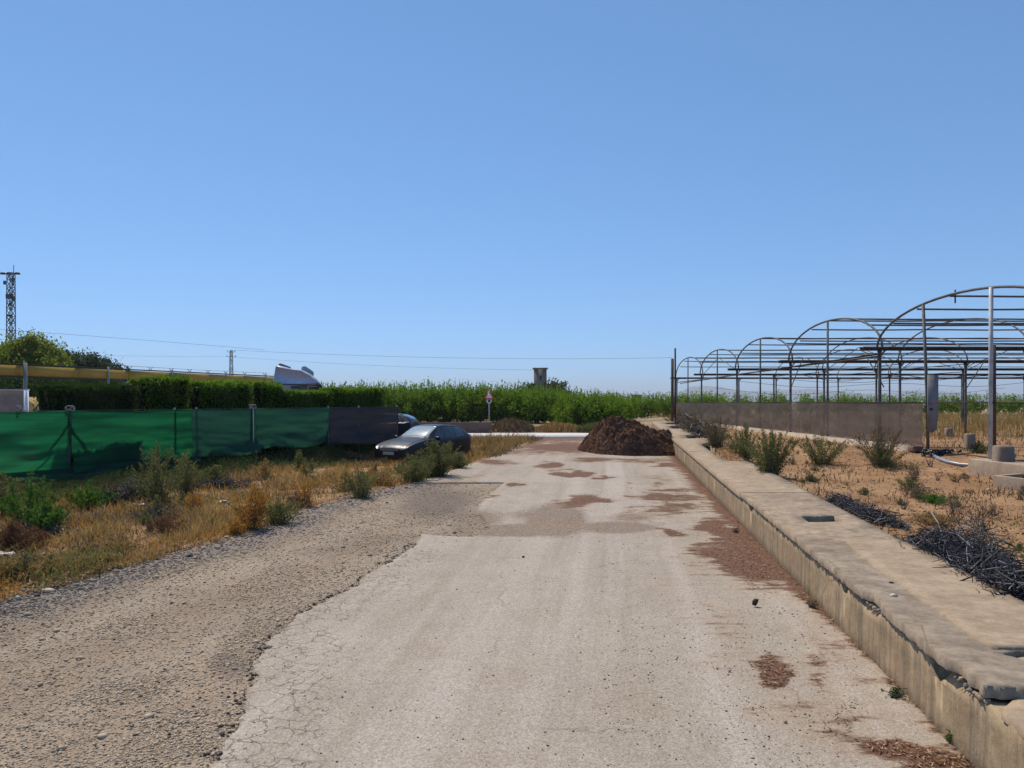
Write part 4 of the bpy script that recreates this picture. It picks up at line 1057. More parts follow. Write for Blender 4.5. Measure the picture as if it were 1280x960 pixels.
b = MB(); b.tube([(X, YT, hz(345, YT)), (X + .3, YT, hz(345, YT))], .02, 4); b.tube([(X + .28, YT, hz(345, YT)), (X + .28, YT, hz(331, YT))], .035, 6); b.build('antenna', MAT_LAT, tw_)
b = MB(); b.bar((X - .85, YT, hz(342, YT)), (X + .9, YT, hz(342.5, YT)), .12, .10); b.build('crossarm', MAT_LAT, tw_)
for dx in (-.78, -.1, .72):
    b = MB(); a = np.linspace(0, math.pi, 9); P = [(X + dx + .26 * math.cos(t), YT, hz(342.5, YT)) for t in a]
    V = []
    for j, (rr, z) in enumerate(((.30, -.10), (.33, -.02), (.22, .10), (.06, .16))):
        V += [(X + dx + rr * math.cos(u), YT - .1 + rr * .7 * math.sin(u), hz(342, YT) + z) for u in np.linspace(0, 2 * math.pi, 11)[:-1]]
    b.add(V, [(j * 10 + k, j * 10 + (k + 1) % 10, (j + 1) * 10 + (k + 1) % 10, (j + 1) * 10 + k) for j in range(3) for k in range(10)], [(0, k + 1, k) for k in range(1, 9)] + [(30, 30 + k, 31 + k) for k in range(1, 9)])
    b.build('floodlight', MAT_LAT, tw_)
for (dx, y, w, h) in ((-.42, 354, .22, .4), (.42, 351, .2, .45), (.45, 356, .2, .3), (0.1, 371, .75, .5), (.45, 374, .3, .5), (.2, 381, .3, .3), (.05, 395, .5, .2)):
    b = MB(); z = hz(y, YT); b.box(X + dx - w / 2, X + dx + w / 2, YT - .45, YT - .28, z - h / 2, z + h / 2); bevel(b.build('antenna_box', MAT_LAT, tw_), .03)
YP = 210
pyl, X = lattice('power_pylon', 'small grey lattice power pylon on the horizon above the hedge', 'pylon', 289, YP, 1.0, hz(438, YP), 1.1, .55, 14, .05, simple('pale pylon steel', (.30, .32, .34), .6, .4, .3))
for y, w in ((440, 2.0), (446, 2.4)):
    b = MB(); b.bar((X - w / 2 * 1.0, YP, hz(y, YP)), (X + w / 2 * 1.1, YP, hz(y, YP)), .12, .12); b.build('crossarm', bpy.data.materials['pale pylon steel'], pyl)
    for dx in (-w / 2, 0, w / 2):
        b = MB(); b.tube([(X + dx, YP, hz(y, YP)), (X + dx, YP, hz(y, YP) + .45)], .09, 6); b.build('insulator', bpy.data.materials['pale pylon steel'], pyl)
MAT_WIRE = simple('overhead wire', (.12, .13, .15), .6)
def wire(pts, Ys, r, lb):
    b = MB(); xs = np.array([p[0] for p in pts]); ysx = np.array([p[1] for p in pts]); co = np.polyfit(xs, ysx, min(2, len(pts) - 1)); P = []
    for x in np.linspace(xs[0], xs[-1], 60):
        Y = np.interp(x, [xs[0], xs[-1]], Ys); P.append(at(x, np.polyval(co, x), Y))
    b.tube(P, r, 4); tag(b.build('power_line', MAT_WIRE), lb, 'power line', 'overhead wires')
wire([(-150, 402), (20, 412.5), (193, 427), (330, 437)], (150, 208), .040, 'thin overhead wire descending from the mast to the pylon')
wire([(289, 437.5), (460, 444.5), (640, 448.4), (840, 447)], (210, 150), .038, 'upper overhead wire crossing above the green orchard')
wire([(289, 446), (460, 456.5), (667, 462.5)], (210, 150), .030, 'lower overhead wire running from pylon to water tower')
wire([(137, 444.5), (200, 445.5), (289, 446)], (190, 210), .028, 'faint lower wire left of the pylon')
YW = 150
wt = thing('water_tower', 'square brown water tower with flat cap standing behind the orchard', 'water tower', ((675.5 - 640) / F * YW, YW, 1))
MAT_WT = simple('brown tower render', (.20, .165, .135), .9, .2, 0, .12, .8)
xa, xb = (667.5 - 640) / F * YW, (683 - 640) / F * YW
b = MB(); b.box(xa, xb, YW - 1.2, YW + 1.2, .9, hz(461.5, YW)); b.build('shaft', MAT_WT, wt)
b = MB(); b.box(xa - .25, xb + .25, YW - 1.45, YW + 1.45, hz(461.5, YW), hz(460, YW)); b.build('cap', simple('tower cap', (.16, .14, .13)), wt)
b = MB(); b.box(xb - 1.3, xb - 1.0, YW - 1.24, YW - 1.2, hz(475, YW), hz(470, YW)); b.build('slot_window', simple('dark opening', (.03, .03, .03)), wt)
# far shed on the horizon right of the orchard
YB = 260
fb = thing('far_farmhouse', 'tiny dark farm building on the horizon left of the greenhouse', 'farm building', ((797 - 640) / F * YB, YB, 1))
b = MB(); xa, xb = (792.5 - 640) / F * YB, (802 - 640) / F * YB; b.box(xa, xb, YB, YB + 5, .9, hz(494.5, YB)); b.build('wall', MAT_DARKMET, fb)
b = MB(); b.box(xa - .2, xb + .2, YB - .3, YB + 5.3, hz(494.5, YB), hz(493.3, YB)); b.build('roof', MAT_DARKMET, fb)

# ---------------------------------------------------------------- low bank wall, sign
M = conc('low brown wall', (.23, .15, .11), (.30, .20, .15), (.17, .11, .08)).m
lw = thing('low_wall', 'low reddish brown wall along the far side of the crossing road', 'low wall', (-2.5, 46.3, .8))
for k in range(9):
    x0 = -14 + k * 1.42; b = MB(); b.box(x0, x0 + 1.405, 46.25 + .02 * (k % 2), 46.5, .5, hz(528.3, 46.3) + .01 * (k % 3)); bevel(b.build('wall_block', M, lw), .015)
sg = thing('road_sign', 'triangular red and white road sign on a grey pole before the orchard', 'road sign', ((611.5 - 640) / F * 50, 50, .8))
X = (611.5 - 640) / F * 50
MAT_SGP = simple('sign pole', (.40, .41, .43), .5, .5, .3)
b = MB(); b.tube([(X, 50, .6), (X, 50, hz(489, 50))], .045, 8); b.build('pole', MAT_SGP, sg, True)
def plate(cx, z, pts, y, th, mat, name, par=None):
    b = MB(); n = len(pts); V = [(cx + p[0], y, z + p[1]) for p in pts] + [(cx + p[0], y + th, z + p[1]) for p in pts]
    b.add(V, [(i, (i + 1) % n, n + (i + 1) % n, n + i) for i in range(n)], [(0, k + 1, k) for k in range(1, n - 1)] + [(n, n + k, n + k + 1) for k in range(1, n - 1)]); return b.build(name, mat, par or sg)
tri = lambda s: [(-s * math.cos(R(30)), -s * .5), (s * math.cos(R(30)), -s * .5), (0, s)]
zc = hz(495.2, 50)
pb_ = plate(X, zc, tri(.42), 49.93, .02, simple('sign red', (.55, .06, .04), .5), 'sign_border')
plate(X, zc, tri(.26), 49.922, .006, simple('sign white', (.75, .74, .72), .5), 'sign_face', pb_)
pr_ = plate(X, hz(501.3, 50), [(.17 * math.cos(t), .17 * math.sin(t)) for t in np.linspace(0, 6.283, 15)[:-1]], 49.93, .02, bpy.data.materials['sign white'], 'round_plate')
plate(X, hz(501.3, 50), [(.10 * math.cos(t), .10 * math.sin(t)) for t in np.linspace(0, 6.283, 13)[:-1]], 49.922, .006, simple('sign grey', (.08, .085, .1), .5), 'round_face', pr_)

# ================================================================ mountains
def ridge(name, label, pts, Y, depth, mat):
    b = MB(); xs = np.linspace(pts[0][0], pts[-1][0], 160); ys = np.interp(xs, [p[0] for p in pts], [p[1] for p in pts])
    V = []
    for i, x in enumerate(xs):
        top = hz(ys[i] + .9 * (fbm(x * .09, 1.1, 4) - .5) * 2, Y); X = (x - 640) / F * Y
        for (f, dy) in ((0, -depth), (.35, -.6 * depth), (.75, -.25 * depth), (1, 0), (.5, depth * .6), (0, depth)):
            V.append((X, Y + dy + depth * .12 * (fbm(x * .2, f * 3) - .5), -5 + (top + 5) * f * (1 + (.1 * (fbm(x * .3, f * 4) - .5) if 0 < f < 1 else 0))))
    m = 6; q = [(i * m + k, (i + 1) * m + k, (i + 1) * m + k + 1, i * m + k + 1) for i in range(159) for k in range(5)]
    b.add(V, q); tag(b.build(name, mat, None, True), kind='structure'); return
ridge('mountain', 'hazy blue mountain on the horizon', [(780, 503), (835, 499), (850, 490), (864, 483.5), (880, 482), (893, 483.5), (905, 484.5), (918, 487.5), (935, 489), (960, 488.5), (990, 487), (1010, 486), (1040, 488.5), (1075, 492.5), (1110, 491), (1150, 487.5), (1175, 488), (1200, 491), (1240, 493.5), (1290, 492), (1400, 489), (1500, 494), (1600, 500)], 9000, 900,
      simple('mountain scrub', (.085, .09, .08), .95, .1, 0, .3, .004))
# ================================================================ cars
def catmull(P, n):
    """P (m,k) -> n samples per span"""
    P = np.asarray(P, float); m = len(P); out = []
    Q = np.concatenate([2 * P[:1] - P[1:2], P, 2 * P[-1:] - P[-2:-1]])
    for i in range(m - 1):
        p0, p1, p2, p3 = Q[i], Q[i + 1], Q[i + 2], Q[i + 3]
        for t in np.linspace(0, 1, n, endpoint=False):
            out.append(.5 * (2 * p1 + (p2 - p0) * t + (2 * p0 - 5 * p1 + 4 * p2 - p3) * t * t + (3 * p1 - p0 - 3 * p2 + p3) * t ** 3))
    out.append(P[-1]); return np.array(out)
# x, half width, belt z, top z, top half width, bottom z
ST = [(2.17, .58, .56, .60, .42, .30), (2.11, .76, .62, .67, .50, .22), (1.95, .845, .70, .76, .58, .20), (1.6, .885, .79, .87, .62, .20), (1.2, .90, .86, .945, .64, .20),
      (.88, .905, .895, 1.00, .66, .20), (.70, .905, .905, 1.07, .655, .20), (.30, .905, .92, 1.275, .61, .20), (-.10, .905, .93, 1.425, .575, .20), (-.55, .905, .94, 1.475, .57, .20), (-1.0, .905, .955, 1.46, .56, .20),
      (-1.40, .90, .98, 1.435, .55, .20), (-1.72, .89, 1.0, 1.375, .55, .22), (-1.97, .87, 1.02, 1.27, .55, .25), (-2.12, .84, .97, 1.10, .54, .30), (-2.16, .77, .72, .78, .48, .36)]
def half_ring(s):
    x, w, zb, zt, wr, z0 = s
    mid = z0 + (zb - z0) * .45; cab = zt - zb > .12
    return [(0, z0), (w * .72, z0), (w * .955, z0 + .05), (w * .995, mid), (w, zb - .13), (w * .965, zb), ((w * .93 if not cab else w * .93), zb + .03 + (0 if cab else (zt - zb) * .15)),
            (wr + (w * .93 - wr) * .5, (zb + zt) / 2 + .01) if cab else ((wr + w * .9) / 2, zb + (zt - zb) * .55), (wr, zt - .045 if cab else zb + (zt - zb) * .8), (wr * .78, zt - .008), (wr * .4, zt + .006), (0, zt + .01)]
NU, NV = 8, 5
rings = np.array([[(s[0], y, z) for y, z in half_ring(s)] for s in ST])            # stations x 12 x 3
u_s = np.stack([catmull(rings[:, k, :], NU) for k in range(rings.shape[1])], 1)     # dense stations
surf = np.stack([catmull(u_s[i], NV) for i in range(len(u_s))], 0)                  # dense stations x dense ring
def x_of_station(x): return None
def make_car(name, label, cat, paint, loc, rz, group=None, front=True):
    car = thing(name, label, cat, (0, 0, 0), 0, group)
    nu, nv = surf.shape[:2]
    half = surf; full = np.concatenate([half, (half * np.array([1, -1, 1]))[:, -2::-1]], 1); nw = full.shape[1]
    uu, vv = np.meshgrid(np.arange(nu - 1), np.arange(nw - 1), indexing='ij')
    cen = (full[:-1, :-1] + full[1:, :-1] + full[:-1, 1:] + full[1:, 1:]) / 4
    vs = np.minimum(vv + .5, nw - 1 - (vv + .5)) / NV      # ring parameter 0..11
    cx = cen[..., 0]; cz = cen[..., 2]
    side = (vs > 6.1) & (vs < 7.75) & (cx < .52 - (vs - 6) * .30) & (cx > -1.72 + (vs - 6) * .10)
    pillar = (np.abs(cx + .30) < .05)
    pil2 = (np.abs(cx + 1.08) < .035)
    front_g = (vs > 8.15) & (cx < .70) & (cx > -.06)
    rear_g = (vs > 8.3) & (cx < -1.62) & (cx > -2.06)
    gl = (side & ~pillar & ~pil2); 
    idx = np.arange(nu * nw).reshape(nu, nw); q = np.stack([idx[:-1, :-1], idx[1:, :-1], idx[1:, 1:], idx[:-1, 1:]], -1)
    def sub(mask, nm, mat, push=0.0, thick=0):
        f = q[mask]; us = np.unique(f); mp = -np.ones(nu * nw, int); mp[us] = np.arange(len(us))
        me = np_mesh(nm, full.reshape(-1, 3)[us], mp[f], smooth=True); o = link(nm, me, mat, car)
        return o
    body = sub(~(gl | front_g | rear_g), 'body', paint)
    # close the ends
    for k, e_ in ((0, 0), (nu - 1, 1)):
        pass
    sd = body.modifiers.new('thick', 'SOLIDIFY'); sd.thickness = .03; sd.offset = -1
    # wheel openings
    for wxx in (1.33, -1.30):
        b = MB(); a = np.linspace(0, 2 * math.pi, 33)[:-1]
        V = [(wxx + .365 * math.cos(t), y, .33 + .365 * math.sin(t)) for y in (-1.2, 1.2) for t in a]
        b.add(V, [(k, (k + 1) % 32, 32 + (k + 1) % 32, 32 + k) for k in range(32)]); fs = [tuple(range(31, -1, -1)), tuple(range(32, 64))]
        me = bpy.data.meshes.new('cut'); me.from_pydata([tuple(v) for v in V], [], [(k, (k + 1) % 32, 32 + (k + 1) % 32, 32 + k) for k in range(32)] + fs); 
        CUT.append((me, wxx))
    car_cut(body)
    for m_, nm in ((gl & (vv < nw / 2), 'side_window'), (gl & (vv >= nw / 2), 'side_window'), (front_g, 'windscreen'), (rear_g, 'rear_window')):
        if m_.any(): sub(m_, nm, MAT_GLASS if nm != 'windscreen' else MAT_GLASSF)
    # front: bumper face, grille, lamps, plate
    b = MB()
    for e in (0, nu - 1):
        n = nw; P = full[e]; c = P.mean(0); b.add(np.concatenate([P, [c]]), t=[((k + 1, k, n) if e == 0 else (k, k + 1, n)) for k in range(n - 1)] + [((0, n - 1, n) if e == 0 else (n - 1, 0, n))])
    b.build('bumper', paint, car, True, local=True)
    def onfront(y, z, off=.01):      # approximate nose surface
        return 2.19 + off - .02 * (y / .4) ** 2 - .9 * max(0, abs(y) - .45) ** 1.6
    for (z0, z1, w, nm) in ((.50, .60, .46, 'grille'), (.27, .40, .62, 'lower_grille')):
        b = MB(); ys = np.linspace(-w, w, 13); V = [(onfront(y, z), y, z) for z in (z0, z1) for y in ys]
        b.add(V, [(k, k + 1, 14 + k, 13 + k) for k in range(12)]); o = b.build(nm, MAT_BLK, car, local=True); o.modifiers.new('t', 'SOLIDIFY').thickness = .02
    b = MB(); b.box(2.215, 2.23, -.26, .26, .41, .52); bevel(b.build('number_plate', simple('dusty plate', (.32, .31, .29)), car, local=True), .004)
    for s in (-1, 1):
        # headlamp lens follows the corner
        b = MB(); N = 9; V = []
        for k, t in enumerate(np.linspace(0, 1, N)):
            y = s * (.50 + .30 * t); x = 2.15 - .44 * t ** 1.5
            V += [(x + .012, y, .60 + .03 * t), (x - .05, y * 1.0, .70 + .055 * t)]
        b.add(V, [(2 * k, 2 * k + 2, 2 * k + 3, 2 * k + 1) for k in range(N - 1)]); o = b.build('headlight', MAT_LAMP, car, local=True); o.modifiers.new('t', 'SOLIDIFY').thickness = .04
        b = MB(); b.box(-2.13, -2.02, s * .74 - .06, s * .74 + .06, .78, 1.02); bevel(b.build('tail_light', MAT_TAIL, car, local=True), .02)
        b = MB(); b.box(-.02, .02, -.1, .1, -.06, .06); 
        mir = MB(); v = np.array([(math.cos(t) * .055, 0, math.sin(t) * .065) for t in np.linspace(0, 2 * math.pi, 13)[:-1]])
        L = np.concatenate([v * k + np.array([dx, s * (.93 + dy), .985]) for k, dx, dy in ((.6, .50, -.02), (1, .50, .03), (1.1, .49, .10), (.95, .48, .17), (.4, .48, .21))])
        mir.add(L, [(j * 12 + k, j * 12 + (k + 1) % 12, (j + 1) * 12 + (k + 1) % 12, (j + 1) * 12 + k) for j in range(4) for k in range(12)], [(48, 48 + k, 49 + k) for k in range(1, 11)]); mir.build('door_mirror', paint, car, True, local=True)
        for x in (-.18, -.98):
            b = MB(); b.bar((x, s * .905, .80), (x - .18, s * .905, .805), .03, .025); bevel(b.build('door_handle', paint, car, local=True), .006)
        for x in (.52, -.30, -1.10):
            b = MB(); b.box(x - .004, x + .004, s * .900, s * .911, .26, .90); b.build('door_seam', MAT_BLK, car, local=True)
        for wxx in (1.33, -1.30):
            w = MB(); a = np.linspace(0, 2 * math.pi, 29)[:-1]; prof = [(.20, -.10), (.29, -.105), (.318, -.08), (.318, .08), (.29, .105), (.20, .10)]
            V = [(wxx + r * math.cos(t), s * (.80 + yy), .318 + r * math.sin(t)) for r, yy in prof for t in a]
            w.add(V, [(j * 28 + k, j * 28 + (k + 1) % 28, (j + 1) % 6 * 28 + (k + 1) % 28, (j + 1) % 6 * 28 + k) for j in range(6) for k in range(28)]); wo = w.build('wheel', MAT_TYRE, car, True, local=True)
            r_ = MB(); V = [(wxx + rr * math.cos(t), s * (.80 + yy), .318 + rr * math.sin(t)) for rr, yy in ((.205, .095), (.19, .06), (.19, -.08)) for t in a]
            r_.add(V, [(j * 28 + k, j * 28 + (k + 1) % 28, (j + 1) * 28 + (k + 1) % 28, (j + 1) * 28 + k) for j in range(2) for k in range(28)])
            for k in range(7):
                t = 2 * math.pi * k / 7; r_.bar((wxx + .04 * math.cos(t), s * .875, .318 + .04 * math.sin(t)), (wxx + .20 * math.cos(t), s * .865, .318 + .20 * math.sin(t)), .045, .03)
            r_.tube([(wxx, s * .84, .318), (wxx, s * .89, .318)], .05, 12); ro = r_.build('rim', MAT_RIM, wo, local=True)
    b = MB(); b.box(-1.9, 2.0, -.78, .78, .21, .45); b.build('underbody', MAT_BLK, car, local=True)
    b = MB(); b.box(-1.2, .4, -.7, .7, .45, .60); [b.box(x - .1, x + .12, y - .22, y + .22, .6, 1.18) for x in (-.15, -1.0) for y in (-.36, .36)]; [b.box(x - .06, x + .06, y - .12, y + .12, 1.2, 1.36) for x in (-.18, -1.02) for y in (-.36, .36)]; b.build('seat', MAT_BLK, car, local=True)
    b = MB(); b.tube([(.72, -.55, 1.02), (.62, -.05, 1.06)], .012, 4); b.tube([(.72, .1, 1.02), (.62, .6, 1.05)], .012, 4); b.build('wiper', MAT_BLK, car, local=True)
    b = MB(); b.box(-1.62, -1.40, -.48, .48, 1.385, 1.415); bevel(b.build('spoiler', paint, car, local=True), .01)
    car.location = loc; car.rotation_euler = (0, 0, rz); return car
CUT = []
def car_cut(body):
    import bmesh
    for me, wxx in CUT:
        c = bpy.data.objects.new('cut', me); col.objects.link(c)
        m = body.modifiers.new('arch', 'BOOLEAN'); m.object = c; m.operation = 'DIFFERENCE'; m.solver = 'EXACT'
    dg = bpy.context.evaluated_depsgraph_get(); dg.update()
    ev = body.evaluated_get(dg); me2 = bpy.data.meshes.new_from_object(ev); body.modifiers.clear(); body.data = me2; me2.name = 'body'
    for o in [o for o in bpy.data.objects if o.name.startswith('cut')]: bpy.data.objects.remove(o)
    CUT.clear()
def carpaint(name, c, rough=.28):
    M = Mt(name, rough, .25, .0); d = M.noise(5, 5, .7, M.obj)
    M.col(M.mix(M.ramp(d, (.45, .0), (.8, .25)), c, (.045, .04, .036))); M.set(M.b.inputs['Roughness'], M.ramp(d, (.3, rough), (.8, rough + .2)))
    M.b.inputs['Coat Weight'].default_value = .12; M.b.inputs['Coat Roughness'].default_value = .12; return M.m
MAT_GLASS = Mt('dark car glass', .06, .6); MAT_GLASS.b.inputs['Transmission Weight'].default_value = .55; MAT_GLASS.col((.09, .11, .12)); MAT_GLASS.b.inputs['IOR'].default_value = 1.1; MAT_GLASS.b.inputs['Coat Weight'].default_value = 1.0; MAT_GLASS = MAT_GLASS.m
M = Mt('sky-pale windscreen', .18, .6); M.b.inputs['Coat Weight'].default_value = 1; M.b.inputs['Coat Roughness'].default_value = .08
M.col(M.ramp(M.noise(3, 5, .6, M.obj), (.3, (.22, .26, .26)), (.7, (.36, .40, .38)))); MAT_GLASSF = M.m  # pale base colour paints in the sky's reflection on the glass
MAT_BLK = simple('black plastic', (.018, .018, .02), .6, .3)
MAT_TYRE = simple('tyre rubber', (.025, .025, .026), .85, .2)
MAT_RIM = simple('alloy rim', (.30, .30, .31), .35, .5, .8)
MAT_LAMP = Mt('lamp glass', .12, .6); MAT_LAMP.col((.55, .57, .60)); MAT_LAMP.b.inputs['Coat Weight'].default_value = 1; MAT_LAMP = MAT_LAMP.m
MAT_TAIL = simple('tail lamp', (.35, .02, .02), .2)
CY = 30.6; CX = (530 - 640) / F * CY
make_car('parked_car', 'dusty dark grey hatchback parked on the dry verge behind a green bush', 'car', carpaint('dark grey paint', (.012, .012, .015)), (CX, CY, float(plane(CY)) - .28), R(-120))
CY = 37.6; CX = (466 - 640) / F * CY
make_car('parked_car', 'dark blue car whose rear pokes out past the end of the charcoal net', 'car', carpaint('dark blue paint', (.010, .013, .030)), (CX, CY, float(plane(CY)) - .02), R(172))

# ================================================================ lorry cab behind the hedge
YT = 39.0; m_ = YT / F
def tp(x, y): return ((x - 640) * m_, hz(y, YT))
out = [(341.5, 486), (343, 474), (345.7, 457.5), (352, 457.6), (358, 459), (364.5, 461), (371, 461.2), (377, 462.3), (383, 464.8), (389, 468.3), (394.5, 472.7), (399, 477.7), (402.5, 482), (405.5, 485.6), (407, 489), (408.5, 500), (409.5, 518), (409.5, 536), (400, 538), (345, 538), (341, 520)]
P = [tp(*p) for p in out]; 
lor = thing('lorry_cab', 'white high-roof lorry cab standing behind the clipped hedge', 'lorry', ((375 - 640) * m_, YT, .65))
MAT_CAB = simple('cab white shaded blue', (.50, .56, .68), .35, .5, 0, .05, 1)  # white paint tinted blue: shade of the near side is in the colour
rows = [(0.0, .97, .10), (.03, .99, .04), (.10, 1, 0), (2.35, 1, 0), (2.42, .99, .04), (2.45, .97, .10)]
cxm = np.mean([p[0] for p in P]); czm = 3.0; n = len(P); V = []
for dy, k, dz in rows:
    for (x, z) in P: V.append((cxm + (x - cxm) * k, YT + dy, (z - dz * (1 if z > 3.2 else 0))))
b = MB(); b.add(V, [(j * n + i, j * n + (i + 1) % n, (j + 1) * n + (i + 1) % n, (j + 1) * n + i) for j in range(5) for i in range(n)])
from mathutils.geometry import tessellate_polygon
tt = tessellate_polygon([[Vector((p[0], p[1], 0)) for p in P]])
b.t.append(np.array(tt)); b.t.append(np.array([t[::-1] for t in tt]) + 5 * n)
cabm = b.build('cab_body', MAT_CAB, lor)
def panel(name, pts, mat, y=YT - .012, th=.02, bev=0):
    Q = [tp(*p) for p in pts]; n = len(Q); b = MB(); V = [(p[0], y, p[1]) for p in Q] + [(p[0], y + th, p[1]) for p in Q]
    t = tessellate_polygon([[Vector((p[0], p[1], 0)) for p in Q]])
    b.add(V, [(i, (i + 1) % n, n + (i + 1) % n, n + i) for i in range(n)], list(t) + [tuple(n + k for k in r[::-1]) for r in t]); o = b.build(name, mat, lor); return o
panel('side_fairing', [(342.8, 480), (346, 458.5), (363.6, 461.8), (376, 463.4), (387, 469), (397, 478), (380, 479.8)], simple('fairing shade blue', (.40, .48, .64), .5, .3), th=.02)  # blue-grey colour stands in for shade on the cab's near side
panel('trim_line', [(342.6, 479.6), (396.5, 481.3), (396.8, 482.2), (342.5, 480.6)], MAT_BLK, y=YT - .02)
panel('side_window', [(363, 483.3), (366, 482.8), (383, 482), (383.5, 487), (366, 487.2)], MAT_GLASS, y=YT - .018)
panel('side_window', [(385, 483.5), (396.5, 483.5), (402, 490), (402, 500), (385, 500)], MAT_GLASS, y=YT - .018)
panel('door', [(382, 500.8), (404, 500.8), (405, 532), (382, 532)], MAT_CAB, y=YT - .014)
b = MB(); Q = [tp(394.5, 479.5), tp(399, 479), tp(403.2, 484.5), tp(404.5, 486.8), tp(398, 487.5)]
n = 5; V = [(p[0], YT - .06, p[1]) for p in Q] + [(p[0], YT + 2.5, p[1]) for p in Q]
b.add(V, [(i, (i + 1) % n, n + (i + 1) % n, n + i) for i in range(n)], [(0, k + 1, k) for k in range(1, 4)] + [(5, 5 + k, 6 + k) for k in range(1, 4)]); b.build('sun_visor', MAT_BLK, lor)
def pod(name, pts, y0, y1, mat):
    Q = [tp(*p) for p in pts]; n = len(Q); b = MB(); V = [(p[0], y0, p[1]) for p in Q] + [(p[0], y1, p[1]) for p in Q]
    b.add(V, [(i, (i + 1) % n, n + (i + 1) % n, n + i) for i in range(n)], [(0, k + 1, k) for k in range(1, n - 1)] + [(n, n + k, n + k + 1) for k in range(1, n - 1)]); return bevel(b.build(name, mat, lor), .03)
pod('roof_hatch', [(349, 457.8), (349.3, 454.2), (352, 454.0), (363.6, 458.4), (364, 461.2)], YT + .3, YT + 2.1, simple('grey roof deflector', (.16, .18, .21), .5))
pod('air_conditioner', [(376.3, 462.6), (377, 458.2), (379.5, 456.9), (382, 457.3), (390.6, 463.2), (392.2, 466.4), (391, 469.4)], YT + .5, YT + 1.9, simple('grey roof cooler', (.27, .33, .36), .5))
for x, z in ((357, 1.15), (395, 1.15)):
    for yy in (YT + .15, YT + 2.3):
        b = MB(); X = (x - 640) * m_; b.tube([(X, yy - .14, z), (X, yy + .14, z)], .5, 24); wl = b.build('wheel', MAT_TYRE, lor, True); b = MB(); b.tube([(X, yy - .17, z), (X, yy + .17, z)], .27, 16); b.build('rim', MAT_RIM, wl)
lor.rotation_euler = (0, 0, .262)
b = MB(); b.box((338 - 640) * m_ - 2.6, (400 - 640) * m_, YT + .4, YT + 2.0, 1.2, 1.45); b.build('chassis', MAT_BLK, lor)
# ================================================================ vegetation
MAT_BARK = simple('bark', (.10, .075, .05), .9, .2, 0, .3, 6, .4)
L_ORCH = leafmat('orchard leaves', (.016, .038, .006), (.23, .34, .035), .27)
L_HEDGE = leafmat('clipped cypress', (.014, .026, .010), (.060, .105, .022), .25)
L_BRIGHT = leafmat('yellow green leaves', (.055, .085, .016), (.24, .27, .05), .4)
L_OLIVE = leafmat('dull olive leaves', (.030, .045, .026), (.095, .12, .065), .25)
L_WEED = leafmat('grey green weed', (.060, .066, .026), (.21, .20, .085), .3)
L_GREENDK = leafmat('shaded weed', (.018, .032, .014), (.07, .11, .035), .25)  # weed green darkened: the shade along the nets is in the colour
L_GREEN = leafmat('fresh green weed', (.030, .075, .016), (.10, .20, .035), .35)
L_DRY = leafmat('dry straw', (.11, .055, .024), (.50, .32, .155), .3)
L_ORANGE = leafmat('rusty dry plant', (.22, .085, .025), (.56, .28, .075), .3)
L_RUST = leafmat('rust brown brush', (.06, .028, .018), (.27, .125, .075), .2)
L_LITTER = leafmat('straw litter', (.10, .055, .030), (.50, .36, .21), .15)
L_ORANGE2 = leafmat('rusty greenhouse weeds', (.15, .085, .035), (.44, .29, .13), .3)
L_BROWN = leafmat('brown dry plant', (.085, .055, .036), (.26, .18, .12), .2)
def twigmat(name, a, b_, c):
    M = Mt(name, .9, .15); M.col(M.ramp(M.attr('tint'), (0, a), (.6, b_), (1, c))); return M.m
L_TWIG = twigmat('grey twigs', (.05, .042, .036), (.13, .11, .095), (.30, .26, .22))
L_DKTWIG = twigmat('blackened twigs', (.025, .024, .026), (.085, .08, .085), (.26, .24, .23))

def leafcloud(P, size, tint, b=None, up=.5, aspect=.45, out=None):
    n = len(P); b = b or MB()
    d = unit(n); d[:, 2] = np.abs(d[:, 2]) * (1 + up); 
    if out is not None: d = d + out * .8
    d /= np.linalg.norm(d, axis=1)[:, None]
    s = np.cross(d, unit(n)); s /= np.linalg.norm(s, axis=1)[:, None] + 1e-9
    sz = size * (.6 + .8 * rng.random(n))
    b.quads(P, s, d, sz * aspect, sz, tint); return b
def crown_points(n, rx, ry, z0, z1, clumps, cr, shape=1.0):
    C = unit(clumps) * (rng.random((clumps, 1)) ** .40)
    C = C * np.array([rx, ry, (z1 - z0) / 2]) * .92 + np.array([0, 0, (z0 + z1) / 2])
    k = rng.integers(0, clumps, n); r = cr * (.6 + .8 * rng.random(clumps))
    D = rng.normal(size=(n, 3)) * .5
    P = C[k] + D * r[k, None]
    tone = .25 + .5 * rng.random(clumps)
    return P, np.clip(tone[k] + .22 * rng.normal(size=n), 0, 1)
def limbs(b, z0, z1, rx, n, r):
    b.tube([(0, 0, z0), (.03, .02, (z0 + z1) * .25), (0, 0, (z0 + z1) * .5)], [r, r * .85, r * .6], 7)
    for k in range(n):
        a = k * 2.4 + rng.random(); h0 = z1 * (.15 + .3 * rng.random())
        e = (rx * .75 * math.cos(a), rx * .75 * math.sin(a), z1 * (.65 + .3 * rng.random()))
        b.tube([(0, 0, h0), (e[0] * .45, e[1] * .45, h0 + (e[2] - h0) * .6), e], [r * .5, r * .32, r * .1], 5)
